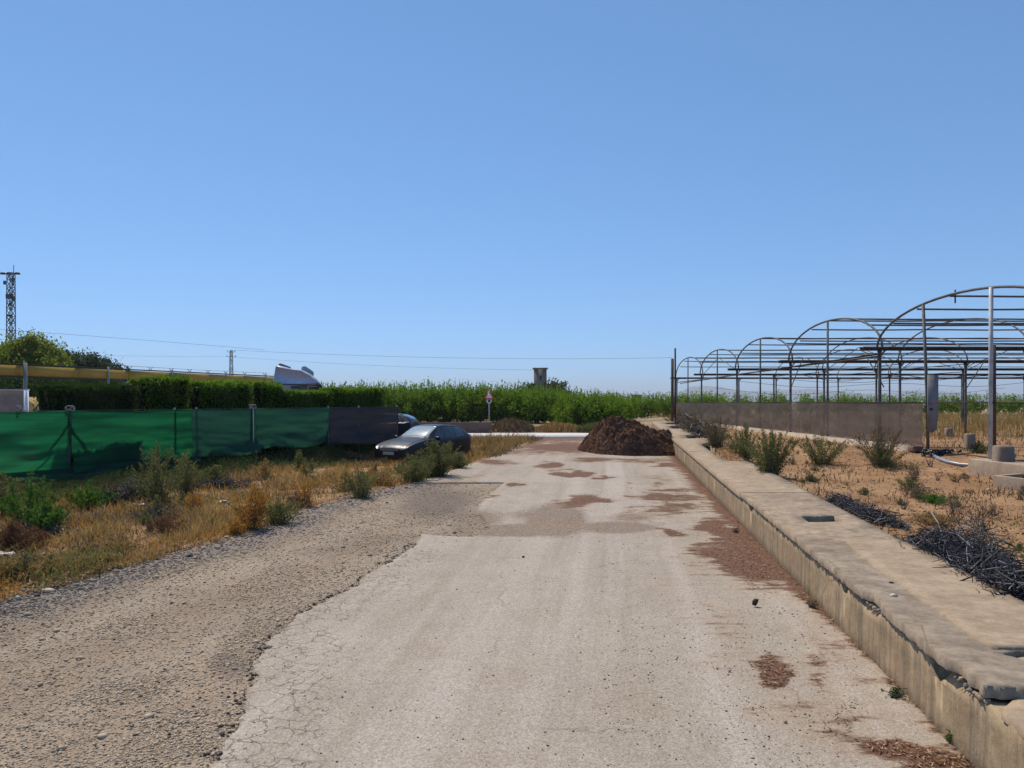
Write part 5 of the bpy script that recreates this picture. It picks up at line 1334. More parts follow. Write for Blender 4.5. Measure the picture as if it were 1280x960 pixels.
# --- orchard trees
def orchard_proto(seed, h=2.9):
    t = thing('orchard_tree', 'leafy green fruit tree of the long orchard row beyond the crossing road', 'fruit tree', group='orchard trees beyond the crossing road')
    b = MB(); limbs(b, 0, h * .8, .9, 6, .07); b.build('trunk', MAT_BARK, t, local=True)
    P, tn = crown_points(3600, 1.40, 1.30, -.15, h * .84, 40, .40)
    b = leafcloud(P, .095, np.clip(tn * 1.3 - .18, 0, 1), up=.6)
    # upright shoots
    m = 46; S = []; Tn = []
    for k in range(m):
        a = rng.random() * 6.28; r = 1.15 * rng.random() ** .6; x, y = r * math.cos(a), r * math.sin(a); z0 = h * .62 - .25 * r; L = (.55 + .85 * rng.random() ** 1.5) * (1.15 - .35 * r)
        lx, ly = rng.normal() * .1, rng.normal() * .1; nn = 24
        u = rng.random(nn); S.append(np.column_stack([x + lx * u + .05 * rng.normal(size=nn) * (1.3 - u), y + ly * u + .05 * rng.normal(size=nn) * (1.3 - u), z0 + L * u * 1.15])); Tn.append(.55 + .4 * rng.random(nn))
    leafcloud(np.concatenate(S), .085, np.concatenate(Tn), b, up=1.6, aspect=.35)
    b.build('crown', L_ORCH, t, local=True); return t
oprot = [orchard_proto(k) for k in range(4)]
spots = []
Yrow = lambda x: 61 if x < 640 else 61 - (x - 640) * .035
x = 190
while x < 772:                                     # front row along the crossing road
    Y = Yrow(x) - (7 * sstep(690, 745, x)); spots.append((x, Y + rng.normal() * .5, 0)); x += 21 * (61 / Y) * (1.0 + .1 * rng.normal())
x = 180
while x < 770: spots.append((x, 66 + rng.normal() * .4, 0)); x += 20 + 2 * rng.normal()
x = 190
while x < 780: spots.append((x, 72 + rng.normal() * .4, 0)); x += 22 + 2 * rng.normal()
for (x, Y) in ((722, 50.5), (745, 49.5), (764, 52), (778, 57), (786, 64)): spots.append((x, Y, 1))
used = set()
def place(prots, X, Y, s, lab=None, grp=None, zoff=-.05, sq=1):
    k = int(rng.integers(0, len(prots))); z = float(ground_z(X, Y)) + zoff; p = prots[k]
    if p.name in used: o = dup(p, (X, Y, z), rng.random() * 6.28, sc=(s * sq, s * sq, s))
    else: used.add(p.name); o = p; o.location = (X, Y, z); o.rotation_euler = (0, 0, rng.random() * 6.28); o.scale = (s * sq, s * sq, s)
    if lab: o['label'] = lab
    if grp: o['group'] = grp
    return o
for (x, Y, big) in spots:
    X = (x - 640) / F * Y; top = np.interp(x, [190, 400, 560, 640, 700, 760, 790], [478, 477, 477, 477, 483, 489, 497]) + (1.5 * rng.normal())
    h = hz(top, Y) - float(ground_z(X, Y)); s = h / 3.12
    place(oprot, X, Y, s, 'near bushy fruit tree at the right end of the orchard row beside the mulch heap' if big else None, 'bushy trees at the orchard corner' if big else None, sq=1.0 if big else min(1.1, 1.0 / max(s, .6) * 1.15))
# far orchard right of the corner and behind the greenhouse
def far_proto(k):
    t = thing('orchard_tree', 'distant fruit tree in the pale green row behind the greenhouse', 'fruit tree', group='distant orchard trees behind the greenhouse')
    b = MB(); limbs(b, 0, 1.7, .9, 4, .06); b.build('trunk', MAT_BARK, t, local=True)
    P, tn = crown_points(900, 1.25, 1.1, .05, 1.95, 26, .42); b = leafcloud(P, .11, tn, up=.6)
    S = []
    for j in range(22):
        a = rng.random() * 6.28; r = rng.random(); u = rng.random(12); L = .4 + .5 * rng.random()
        S.append(np.column_stack([r * math.cos(a) + .05 * rng.normal(size=12), r * math.sin(a) + .05 * rng.normal(size=12), 1.5 + L * u * 1.2]))
    S = np.concatenate(S); leafcloud(S, .085, .6 + .35 * rng.random(len(S)), b, up=1.5, aspect=.35); b.build('crown', L_ORCH, t, local=True); return t
fprot = [far_proto(k) for k in range(3)]
for row, (Y, st_) in enumerate(((84, 2.05), (90, 2.3))):
    X = 21.5 + row
    while X < 66: place(fprot, X + .2 * rng.normal(), Y + .3 * rng.normal(), (.92 + .16 * rng.random()) * (1.0 + .05 * row), zoff=0); X += st_ * (.9 + .2 * rng.random())
for Y in (76, 82):
    X = 9.5 if Y == 76 else 8.5
    while X < 21: place(fprot, X + .2 * rng.normal(), Y, .98 + .12 * rng.random(), 'distant fruit tree in the low green row right behind the mulch heap', 'distant orchard trees behind the mulch heap'); X += 1.35
# --- clipped hedge behind the fence
def hedge(x0, x1, ytop, Yoff, label, clip=.06, bright=.35, thick=1.0, fuzz=.0):
    """block following the fence line between two photograph columns, set Yoff metres behind it"""
    d = FD / np.linalg.norm(FD); nr = np.array([-d[1], d[0]])
    t0, t1 = None, None
    base = FA + nr * Yoff
    def tt(x): a = (x - 640) / F; return (a * base[1] - base[0]) / (d[0] - a * d[1])
    s0, s1 = tt(x0), tt(x1); p0 = base + d * s0; p1 = base + d * s1; Lh = s1 - s0
    Ym = (p0[1] + p1[1]) / 2; ht0 = hz(ytop[0], p0[1]); ht1 = hz(ytop[1], p1[1]); zb = float(ground_z(0, Ym)) - .1
    root = thing('clipped_hedge', label, 'hedge', (p0[0], p0[1], zb))
    n = int(4200 * Lh); u = rng.random(n); kind = rng.random(n); w = (rng.random(n) - .5) * thick; zz = rng.random(n) ** .8
    ztop = ht0 + (ht1 - ht0) * u + .05 * (fbm(u * Lh * 1.1, w * 2 + 3, 3) - .5) * 2 * (1 + fuzz * 6)
    face = kind < .42; w = np.where(face, -thick / 2 + .06 * rng.normal(size=n), w); z = np.where(face, zb + (ztop - zb) * zz, ztop + .03 * rng.normal(size=n))
    bk = kind > .9; w = np.where(bk, thick / 2, w); z = np.where(bk, zb + (ztop - zb) * zz, z)
    en = (kind > .42) & (kind < .5); u = np.where(en, np.where(rng.random(n) < .5, 0, 1) + .01 * rng.normal(size=n), u); z = np.where(en, zb + (ztop - zb) * zz, z)
    wav = .10 * (fbm(u * Lh * 1.2 + 4, z * 1.5, 3) - .5) * 2
    P = np.column_stack([p0[0] + d[0] * u * Lh + nr[0] * (w + wav), p0[1] + d[1] * u * Lh + nr[1] * (w + wav), z])
    tn = np.clip(.15 + .25 * rng.random(n) + .5 * bright * sstep(-.35, -.02, z - ztop) + .15 * (fbm(u * Lh * 2, z * 2, 2) - .5), 0, 1)  # paler towards the top: fresh tips and the lit upper edge painted in
    b = leafcloud(P, .055, tn, up=1.2, aspect=.4)
    if fuzz:
        m = int(110 * Lh); uu = rng.random(m); ww = (rng.random(m) - .5) * thick; L = (.10 + .25 * rng.random(m)) * fuzz * 2
        for k in range(6):
            q = P_ = np.column_stack([p0[0] + d[0] * uu * Lh + nr[0] * ww + .02 * rng.normal(size=m), p0[1] + d[1] * uu * Lh + nr[1] * ww, ht0 + (ht1 - ht0) * uu + L * (k + rng.random(m)) / 6])
            leafcloud(q, .06, .6 + .4 * rng.random(m), b, up=2, aspect=.4)
    b.build('foliage', L_HEDGE if not fuzz else L_HEDGE2, root)
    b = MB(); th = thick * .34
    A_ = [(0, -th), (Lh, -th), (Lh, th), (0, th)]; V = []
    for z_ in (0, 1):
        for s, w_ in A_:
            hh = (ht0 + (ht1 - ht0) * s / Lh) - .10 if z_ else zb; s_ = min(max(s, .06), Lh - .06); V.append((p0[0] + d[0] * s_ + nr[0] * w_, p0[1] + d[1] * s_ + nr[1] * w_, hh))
    b.add(V, [(0, 1, 5, 4), (1, 2, 6, 5), (2, 3, 7, 6), (3, 0, 4, 7), (4, 5, 6, 7)], tint=.1); b.build('shade_core', simple('hedge core shade', (.006, .008, .004), .95, .05) if 'hedge core shade' not in bpy.data.materials else bpy.data.materials['hedge core shade'], root)  # near-black box core; the hedge's inner shade is put into its colour
L_HEDGE2 = leafmat('green topped hedge', (.014, .030, .008), (.21, .33, .035), .34)
hedge(54, 160, (484, 484), 1.6, 'flat-topped dark clipped hedge, longest block behind the green net')
hedge(171, 227, (476, 473), 2.0, 'tall dark rounded hedge block in the middle of the hedge line', bright=.25, fuzz=.12)
hedge(238, 305, (481, 480), 1.9, 'dark hedge block with fresh green tips left of the lorry', bright=.9, fuzz=.22)
hedge(314, 343, (481, 482), 1.9, 'short hedge block directly left of the lorry cab', bright=.9, fuzz=.22)
hedge(346, 405, (491, 491), 1.7, 'hedge block in front of the lorry cab', bright=.3, fuzz=.1)
hedge(406, 470, (488, 488), 1.8, 'hedge block right of the lorry cab above the charcoal net', bright=.4, fuzz=.2)
# yellow-green shrubs peeping between the blocks
def shrub(name, label, X, Y, z0, rx, h, mat, n=900, leaf=.06, clumps=16, cat='shrub', stems=7, stem_mat=None, up=.8, asp=.45):
    t = thing(name, label, cat, (X, Y, z0))
    b = MB()
    for k in range(stems):
        a = k * 2.4 + rng.random(); r = rx * (.3 + .6 * rng.random()); b.tube([(0, 0, -.05), (r * .4 * math.cos(a), r * .4 * math.sin(a), h * .45), (r * math.cos(a), r * math.sin(a), h * (.75 + .25 * rng.random()))], [.02, .014, .005], 4)
    b.build('stems', stem_mat or MAT_BARK, t, local=True)
    P, tn = crown_points(n, rx, rx, .02, h, clumps, rx * .36); b = leafcloud(P, leaf, tn, up=up, aspect=asp); b.build('foliage', mat, t, local=True); return t
for (x, Y, rx, yt, lb) in ((158, 30, .55, 476, 'light green shrub peeping over the gap between the first two hedge blocks'), (232, 33.5, .4, 475, 'light green sprig rising between the dark hedge blocks')):
    X = (x - 640) / F * Y; shrub('shrub', lb, X, Y, .5, rx, hz(yt, Y) - .5, L_BRIGHT, 1300, .06, 20)
shrub('shrub', 'green bush tops just left of the lorry cab', (326 - 640) / F * 42, 42, .6, .9, hz(477, 42) - .6, L_BRIGHT, 1500, .07, 24)
# --- big trees far left
def tree(label, cat, x, yt, Y, rx, mat, n, leaf, z0f=.25, cl=60, cr=.55):
    X = (x - 640) / F * Y; g = 1.0; h = hz(yt, Y) - g; t = thing('broadleaf_tree', label, cat, (X, Y, g))
    b = MB(); limbs(b, 0, h, rx, 9, .16); b.build('trunk', MAT_BARK, t, local=True)
    P, tn = crown_points(n, rx, rx, h * z0f, h, cl, cr); b = leafcloud(P, leaf, tn); b.build('crown', mat, t, local=True); return t
tree('tall yellow-green tree with open crown at the left edge behind the ochre beam', 'tree', 42, 421, 62, 2.4, L_BRIGHT, 24000, .13, .2, 70, .75)
tree('yellow-green tree cut by the left frame edge beside the mast', 'tree', 3, 430, 63, 2.2, L_BRIGHT, 20000, .13, .2, 70, .75)
tree('dull olive-green tree right of the yellow-green one', 'tree', 104, 434, 70, 2.6, L_OLIVE, 18000, .12, .15, 70, .6)
tree('thin grey-green tree top at the right end of the olive tree', 'tree', 130, 443, 71, 1.2, L_OLIVE, 2500, .12, .2, 30, .45)
tree('small dark round tree top just over the ochre beam', 'tree', 151, 455, 72, 1.2, L_OLIVE, 3500, .12, .15, 30, .5)
for k, (x, yt, Y, rx) in enumerate(((10, 468, 52, 2.2), (55, 468, 54, 2.4), (100, 470, 56, 2.4), (-45, 466, 52, 2.4), (140, 474, 60, 1.6))):
    t = tree('dark shaded evergreen shrub filling the space under the ochre beam', 'shrub', x, yt, Y, rx, L_HEDGE, 7000, .12, .02, 60, .6); t.name = 'dark_evergreen'; t['group'] = 'dark evergreens under the ochre beam'
tree('dark tree top standing right beside the water tower', 'tree', 694, 474.5, 140, 3.0, L_OLIVE, 4000, .28, .1, 30, 1.0)
tree('low dark tree top left of the water tower', 'tree', 664, 477.5, 142, 1.4, L_OLIVE, 1500, .28, .1, 20, .8)

# ================================================================ grass and weeds
def blades(X, Y, Z, h, w, tint, lean=.35):
    n = len(X); a = rng.random(n) * 6.28; la = rng.random(n) * 6.28; ln = lean * rng.random(n)
    dx, dy = np.cos(a) * w, np.sin(a) * w; lx, ly = np.cos(la) * ln * h, np.sin(la) * ln * h
    V = np.stack([np.stack([X - dx, Y - dy, Z - .01], -1), np.stack([X + dx, Y + dy, Z - .01], -1), np.stack([X + dx * .7 + lx * .4, Y + dy * .7 + ly * .4, Z + h * .6], -1), np.stack([X - dx * .7 + lx * .4, Y - dy * .7 + ly * .4, Z + h * .6], -1), np.stack([X + lx, Y + ly, Z + h], -1)], 1)
    q = np.arange(n)[:, None] * 5 + np.array([0, 1, 2, 3]); t = np.arange(n)[:, None] * 5 + np.array([3, 2, 4]); b = MB(); b.add(V.reshape(-1, 3), q, t, np.repeat(tint, 5)); return b
def verge_pts(n, t0, t1, y0, y1, pw):
    X, Y = persp_pts(n, t0, t1, y0, y1, pw)
    d = shoulder_x(Y) - X + .5 * (fbm(X * 1.3, Y * 1.3) - .5); fenceX = FA[0] + (Y - FA[1]) * FD[0] / FD[1]
    k = (d > .05) & (X > fenceX - 1.5) & (Y < 41)
    return X[k], Y[k], d[k]
X, Y, d_ = verge_pts(260000, -1.0, .05, 7.5, 41, 1.7)
cl = fbm(X * 1.1 + 3, Y * 1.1, 4); k = rng.random(len(X)) < np.clip((cl - .40) * 4.2, .08, .8); X, Y, d_, cl = X[k], Y[k], d_[k], cl[k]
hh = (.05 + .15 * rng.random(len(X)) ** 1.6) * (.5 + 1.2 * sstep(.4, .65, cl)) * (.5 + .5 * sstep(0, .8, d_))
b = blades(X, Y, ground_z(X, Y), hh, .003 + .0004 * Y, np.clip(.35 + .5 * rng.random(len(X)) + .5 * (fbm(X * .8, Y * .8 + 9, 3) - .5), 0, 1), 1.5)
tag(b.build('dry_grass', L_DRY), 'dry straw-coloured grass covering the left verge', 'dry grass', kind='stuff')
X, Y, d_ = verge_pts(90000, -1.0, .05, 7.5, 41, 1.7)
k = rng.random(len(X)) < np.clip((fbm(X * .9 + 31, Y * .9, 4) - .48) * 5, 0, 1); X, Y = X[k], Y[k]
b = blades(X, Y, ground_z(X, Y), .05 + .22 * rng.random(len(X)) ** 2, .003 + .0004 * Y, rng.random(len(X)), .6)
tag(b.build('rusty_grass', L_ORANGE), 'rust-orange dried grass patches on the left verge', 'dry grass', kind='stuff')
X, Y, d_ = verge_pts(90000, -1.0, .05, 8, 41, 1.7)
k = rng.random(len(X)) < np.clip((fbm(X * 1.0 + 91, Y * 1.0, 4) - .50) * 4.5, 0, 1) * sstep(.4, 1.6, d_); X, Y = X[k], Y[k]
b = blades(X, Y, ground_z(X, Y), .05 + .26 * rng.random(len(X)) ** 2, .003 + .0004 * Y, rng.random(len(X)), 1.6)
tag(b.build('dead_stalks', L_BROWN), 'grey-brown matted dead stalks in patches over the left verge', 'dry grass', kind='stuff')
X, Y, d_ = verge_pts(120000, -1.0, .05, 9, 41, 1.6)
fenceX = FA[0] + (Y - FA[1]) * FD[0] / FD[1]
k = rng.random(len(X)) < np.clip((fbm(X * .8 + 51, Y * .8, 4) - .56) * 5 + .75 * np.exp(-((X - fenceX) / 1.6) ** 2), 0, 1); X, Y = X[k], Y[k]
P = np.column_stack([X, Y, ground_z(X, Y) + .28 * rng.random(len(X)) ** 1.5]); b = leafcloud(P, .030, rng.random(len(X)), up=.6)
tag(b.build('low_weeds', L_WEED), 'low grey-green weeds growing through the dry grass near the net', 'weeds', kind='stuff')
# grass strips elsewhere
def patch(name, lab, n, fx, fy, mat, hmin, hmax, w, lean=.5, cat='dry grass', dens=None):
    X = fx[0] + (fx[1] - fx[0]) * rng.random(n); Y = fy[0] + (fy[1] - fy[0]) * rng.random(n)
    if dens is not None: k = rng.random(n) < dens(X, Y); X, Y = X[k], Y[k]
    z = ground_z(X, Y); b = blades(X, Y, z, hmin + (hmax - hmin) * rng.random(len(X)) ** 1.5, w, rng.random(len(X)), lean)
    return tag(b.build(name, mat), lab, cat, kind='stuff')
off_ = lambda X, Y: X - wx(WR, Y)
sdens = lambda X, Y: np.clip((fbm(X * .7 + 7, Y * .7, 4) - .50) * 4, .02, .8) * (off_(X, Y) > .12)
X, Y = persp_pts(40000, .25, .95, 6.5, 60, 1.7); k = rng.random(len(X)) < sdens(X, Y); X, Y = X[k], Y[k]
b = blades(X, Y, ground_z(X, Y), .03 + .16 * rng.random(len(X)) ** 2, .003 + .0004 * Y, rng.random(len(X)), .8); tag(b.build('field_grass', L_BROWN), 'sparse dry brown weeds dotted over the bare orange field', 'dry grass', kind='stuff')
X, Y = persp_pts(14000, .3, .95, 7.5, 30, 1.6); k = rng.random(len(X)) < np.clip((fbm(X * 1.1 + 77, Y * 1.1, 4) - .60) * 6, 0, .9) * (off_(X, Y) > .3); X, Y = X[k], Y[k]
b = leafcloud(np.column_stack([X, Y, ground_z(X, Y) + .10 * rng.random(len(X))]), .024, rng.random(len(X))); tag(b.build('field_weeds', L_WEED), 'small grey-green weed mats on the orange field', 'weeds', kind='stuff')
patch('greenhouse_weeds', 'tall rusty and straw weeds filling the greenhouse floor', 52000, (12.5, 60), (24, 83), L_ORANGE2 if 'L_ORANGE2' in globals() else L_BROWN, .15, .75, .012, .5, dens=lambda X, Y: np.clip((fbm(X * .35, Y * .35, 3) - .3) * 3, .1, 1) * (X > GXf(Y) + .5) * sstep(24, 34, Y) * (X < Y * .75))
patch('greenhouse_grass', 'yellowish grass on the greenhouse floor', 30000, (12.5, 60), (22, 83), L_DRY, .1, .5, .012, .5, dens=lambda X, Y: np.clip((fbm(X * .3 + 9, Y * .3, 3) - .4) * 4, .03, 1) * (X > GXf(Y) + .3) * sstep(23, 32, Y) * (X < Y * .75))
def mnd(name, label, cx, cy, rx, ry, h, mat, n, gm, gh):
    """little grassy mound"""
    t = thing(name, label, 'mound', (cx, cy, float(ground_z(cx, cy)))); V = []; N = 40
    for j in range(N):
        for i in range(N):
            u, v = i / (N - 1) * 2 - 1, j / (N - 1) * 2 - 1; r = min(1, math.hypot(u, v)); X_, Y_ = u * rx, v * ry
            V.append((X_, Y_, h * (1 - r ** 2) * (.6 + .8 * fbm(u * 3 + cx, v * 3, 3)) - .04 + SLOPE * Y_))
    q = np.arange(N * N).reshape(N, N); q = np.stack([q[:-1, :-1], q[:-1, 1:], q[1:, 1:], q[1:, :-1]], -1).reshape(-1, 4)
    link('earth', np_mesh('earth', V, q, smooth=True), mat, t)
    V = np.array(V); k = rng.integers(0, len(V), n); k = k[V[k, 2] > SLOPE * V[k, 1]]
    p = V[k] + rng.normal(size=(len(k), 3)) * np.array([.03 * rx, .03 * ry, 0])
    b = blades(p[:, 0], p[:, 1], p[:, 2], gh * (.4 + rng.random(len(k))), .02, rng.random(len(k)), .7); o = b.build('grass_tufts', gm, t, local=True); o['kind'] = 'stuff'
MAT_EARTH = simple('reddish soil', (.24, .13, .075), .95, .1, 0, .4, 6, .5)
mnd('grassy_mound', 'dry grassy mound behind the crossing road right of the sign post', -.0, 47.6, 1.6, 1.2, .62, MAT_EARTH, 3500, L_BROWN, .22)
mnd('grassy_mound', 'flat strip of straw grass before the dark trees behind the crossing road', 2.9, 47.5, 1.9, 1.1, .42, MAT_EARTH, 3500, L_DRY, .20)
mnd('grassy_mound', 'small soil bank with greenish weeds left of the mulch heap', 5.2, 46.7, 1.4, .8, .35, MAT_EARTH, 2500, L_WEED, .3)
mnd('soil_mound', 'small heap of red soil on the channel slab beside the bushes', wx(WL, 22.6) + .98, 22.6, .42, 1.3, .26, MAT_EARTH, 200, L_DRY, .1)
bpy.data.objects['soil_mound'].location.z = SLOPE * 22.6 + .60
patch('roadside_grass', 'yellow straw grass between the parked car and the crossing road', 11000, (-3.6, 1.2), (27.5, 41), L_DRY, .08, .42, .012, 1.2, dens=lambda X, Y: ((shoulder_x(Y) - X) > .1) * np.clip((fbm(X, Y, 3) - .38) * 4, 0, 1))
patch('roadside_grass', 'brownish grass strip at the edge of the crossing road', 7000, (-3.5, 2.2), (29, 41), L_BROWN, .06, .32, .012, 1.2, dens=lambda X, Y: ((shoulder_x(Y) - X) > -.3) * np.clip((fbm(X * 1.5 + 8, Y, 3) - .35) * 4, 0, 1))
for nm in ():
    pass
# --- individual weeds
def spire(label, X, Y, h, n_st, spread, mat, leaf=.035, dens=60, cat='weed', name='tall_weed', stem=L_TWIG, bushy=.09, lean=.35, lp=.0, z=None):
    """upright weed: stems with leaves along them"""
    leaf *= .62; dens *= 1.7; bushy *= .85; spread *= 1.2
    z0 = float(ground_z(X, Y)) if z is None else z; t = thing(name, label, cat, (X, Y, z0)); b = MB(); Ps = []; Tn = []
    for k in range(n_st):
        a = rng.random() * 6.28; r = spread * rng.random() ** .7; L = h * (1 - .5 * (r / max(spread, .01)) ** 2 * rng.random()) * (.6 + .4 * rng.random()) if k else h
        x0, y0 = .25 * r * math.cos(a), .25 * r * math.sin(a); x1, y1 = (r * math.cos(a), r * math.sin(a)) if k else (0.03, 0)
        c = [(x0 + (x1 - x0) * s ** 1.4 + .02 * rng.normal(), y0 + (y1 - y0) * s ** 1.4 + .02 * rng.normal(), L * s * (1 - lean * .3 * s * (r / (spread + .01)))) for s in (0, .25, .5, .75, 1)]
        b.tube(c, [.008, .007, .005, .004, .002], 4); c = np.array(c); m = int(dens * (.5 + L / h * .5)); s = lp + (1 - lp) * rng.random(m) ** .85
        p = np.stack([np.interp(s, [0, .25, .5, .75, 1], c[:, j]) for j in range(3)], 1) + rng.normal(size=(m, 3)) * (bushy * (1.25 - s))[:, None] * np.array([1, 1, .6])
        p[:, 2] = np.maximum(p[:, 2], .0); Ps.append(p); Tn.append(np.clip(.3 + .4 * rng.random() + .2 * rng.normal(size=m), 0, 1))
    b.build('stems', stem, t, local=True); P = np.concatenate(Ps); bb = leafcloud(P, leaf, np.concatenate(Tn), up=.8); bb.build('leaves', mat, t, local=True); return t
def onpx(x, y, w=0):
    X, Y = G(x, y); return X, Y
W = [  # label, x, y(base), height px, spread px, stems, mat, leaf, dens, name
 ('tall grey-green weed with a seed spike in front of the green net, left of centre', 196, 628, 86, 34, 26, L_WEED, .038, 110, 'tall_weed'),
 ('second slimmer weed beside the tall spiked one before the green net', 228, 618, 60, 26, 18, L_WEED, .038, 90, 'tall_weed'),
 ('leafy green weed at the left edge before the green net', 35, 652, 76, 30, 22, L_GREEN, .045, 90, 'tall_weed'),
 ('bright green leafy weed low in the left verge', 58, 668, 50, 26, 20, L_GREEN, .042, 110, 'tall_weed'),
 ('dark green weed cut by the left frame edge', 2, 640, 62, 30, 20, L_WEED, .045, 90, 'tall_weed'),
 ('greenish weed clump half way along the left verge', 112, 632, 38, 34, 22, L_GREEN, .04, 90, 'weed_clump'),
 ('tall rust-orange dried plant at the gravel edge', 312, 662, 64, 22, 22, L_ORANGE, .032, 130, 'dried_plant'),
 ('small rust-orange dried plant left of the tall one', 241, 645, 30, 12, 9, L_ORANGE, .03, 90, 'dried_plant'),
 ('red-brown dried plant at the foot of the tall orange one', 293, 668, 22, 14, 10, L_ORANGE, .028, 80, 'dried_plant'),
 ('pinkish dried plant beyond the tall orange one', 383, 633, 40, 14, 12, L_ORANGE, .03, 80, 'dried_plant'),
 ('grey-green low bush at the gravel edge right of the orange plant', 346, 655, 34, 28, 24, L_WEED, .03, 90, 'weed_clump'),
 ('straw and green weed clump at the gravel edge below the charcoal net', 452, 622, 40, 30, 26, L_WEED, .03, 90, 'weed_clump'),
 ('yellowish dried weed at the gravel edge left of the car', 430, 612, 30, 24, 16, L_DRY, .03, 80, 'weed_clump'),
 ('slim weed standing under the dark green net', 374, 587, 28, 9, 8, L_WEED, .03, 70, 'tall_weed'),
 ('thin weed under the charcoal net, nearest the car', 490, 560, 18, 16, 12, L_WEED, .035, 70, 'tall_weed'),
 ('weed clump in the shade under the charcoal net', 455, 562, 20, 20, 14, L_GREEN, .035, 70, 'weed_clump'),
 ('pale dry weed under the dark green net', 330, 597, 28, 22, 14, L_DRY, .03, 70, 'weed_clump'),
 ('green weed clump near the bottom of the dark green net', 268, 607, 30, 24, 18, L_WEED, .035, 80, 'weed_clump'),
 ('dry straw tuft at the lower left frame corner of the verge', 20, 725, 40, 40, 30, L_DRY, .03, 70, 'weed_clump'),
 ('dry straw clump in the middle of the left verge', 150, 690, 30, 40, 26, L_DRY, .028, 60, 'weed_clump'),
 ('rust-brown dead brush at the left frame edge below the green weeds', 14, 690, 44, 26, 40, L_RUST, .03, 90, 'dead_brush'),
 ('second rust-brown dead brush right of the first at the left edge', 40, 682, 26, 22, 26, L_RUST, .03, 80, 'dead_brush'),
 ('purplish brown dead weed in the middle of the left verge', 205, 668, 26, 26, 22, L_RUST, .026, 60, 'dead_brush'),
 ('small yellow dried stalk beside the grass right of the car', 611, 566, 32, 5, 4, L_DRY, .03, 50, 'dried_plant'),
]
for (lb, x, y, hp, sp, ns, mt, lf, dn, nm) in W:
    X, Y = G(x, y); k = Y / F; spire(lb, X, Y, hp * k, ns, sp * k, mt, lf * max(1, Y / 17), dn, name=nm, bushy=.10)
# bush in front of the car
X, Y = G(545, 597); X -= .05; Y -= .3
spire('dense grey-green bush growing against the side of the parked car', X, Y + .5, 1.18, 60, .72, L_WEED, .045, 90, cat='bush', name='roadside_bush', bushy=.12)
spire('lower wing of olive bush spreading left of the parked car bush toward its bumper', *G(517, 602), .75, 34, .60, L_WEED, .04, 80, cat='bush', name='roadside_bush', bushy=.12)
spire('low dry bush at the rear wheel of the parked car', *G(573, 586), .55, 26, .42, L_WEED, .04, 80, cat='bush', name='roadside_bush', bushy=.12)
spire('straw bush in front of the parked car bumper', *G(478, 606), .45, 30, .6, L_DRY, .035, 60, cat='bush', name='roadside_bush', bushy=.1)
# right field bushes; ground there is higher
def fspire(lb, x, y, hp, sp, ns, mt, lf, dn, nm='field_bush', dz=.45, **kw):
    X, Y = FG(x, y); k = Y / F; dn *= 1.35; spire(lb, X, Y, hp * k, ns, sp * k, mt, lf, dn, cat='bush', name=nm, **kw)
fspire('largest grey-green bush growing over the far edge of the channel slab', 962, 596, 64, 34, 46, L_WEED, .034, 100)
fspire('dark green bush right behind the largest one at the channel edge', 930, 578, 52, 26, 30, L_WEED, .036, 90)
fspire('dry olive bush on the slab left of the soil mound', 897, 574, 46, 26, 26, L_BROWN, .034, 80)
fspire('small green bush at the tip of the slab beside the red soil', 895, 572, 24, 18, 16, L_GREEN, .032, 80)
fspire('round yellowish green bush in front of the shade net', 1027, 580, 48, 28, 32, L_WEED, .034, 80)
fspire('brown and olive bush before the right end of the shade net', 1100, 580, 54, 34, 34, L_BROWN, .034, 80)
fspire('greener lower half of the bush before the right end of the net', 1106, 584, 34, 26, 24, L_WEED, .032, 80)
fspire('tiny bush with a dark stalk on the bare field', 1137, 612, 18, 14, 10, L_WEED, .026, 70)
fspire('flat green weed mat on the bare field', 1168, 628, 10, 24, 16, L_GREEN, .024, 70, 'weed_clump')
fspire('brown low weed beside the green mat', 1150, 622, 18, 26, 14, L_BROWN, .024, 60, 'weed_clump')
fspire('bare thin shrub beside the big twig heap', 1225, 666, 44, 26, 16, L_BROWN, .018, 26, 'bare_shrub', lp=.4)
fspire('twiggy low shrub behind the small twig heap', 1190, 652, 34, 26, 14, L_BROWN, .018, 26, 'bare_shrub', lp=.4)
fspire('yellow straw clump between the twig heaps', 1165, 655, 16, 34, 22, L_DRY, .02, 60, 'weed_clump')
fspire('greenish weeds at the foot of the bright greenhouse post', 1222, 570, 18, 22, 16, L_WEED, .034, 70, 'weed_clump')
fspire('tall thin stalks standing behind the net curb', 900, 540, 22, 22, 16, L_BROWN, .035, 60, 'dried_plant')
fspire('dark brown shrub at the far end of the channel slab', 848, 534, 24, 20, 30, L_BROWN, .045, 80, 'dried_plant')
fspire('purplish dry shrub right of the far slab slots', 868, 545, 26, 22, 30, L_BROWN, .045, 80, 'dried_plant')
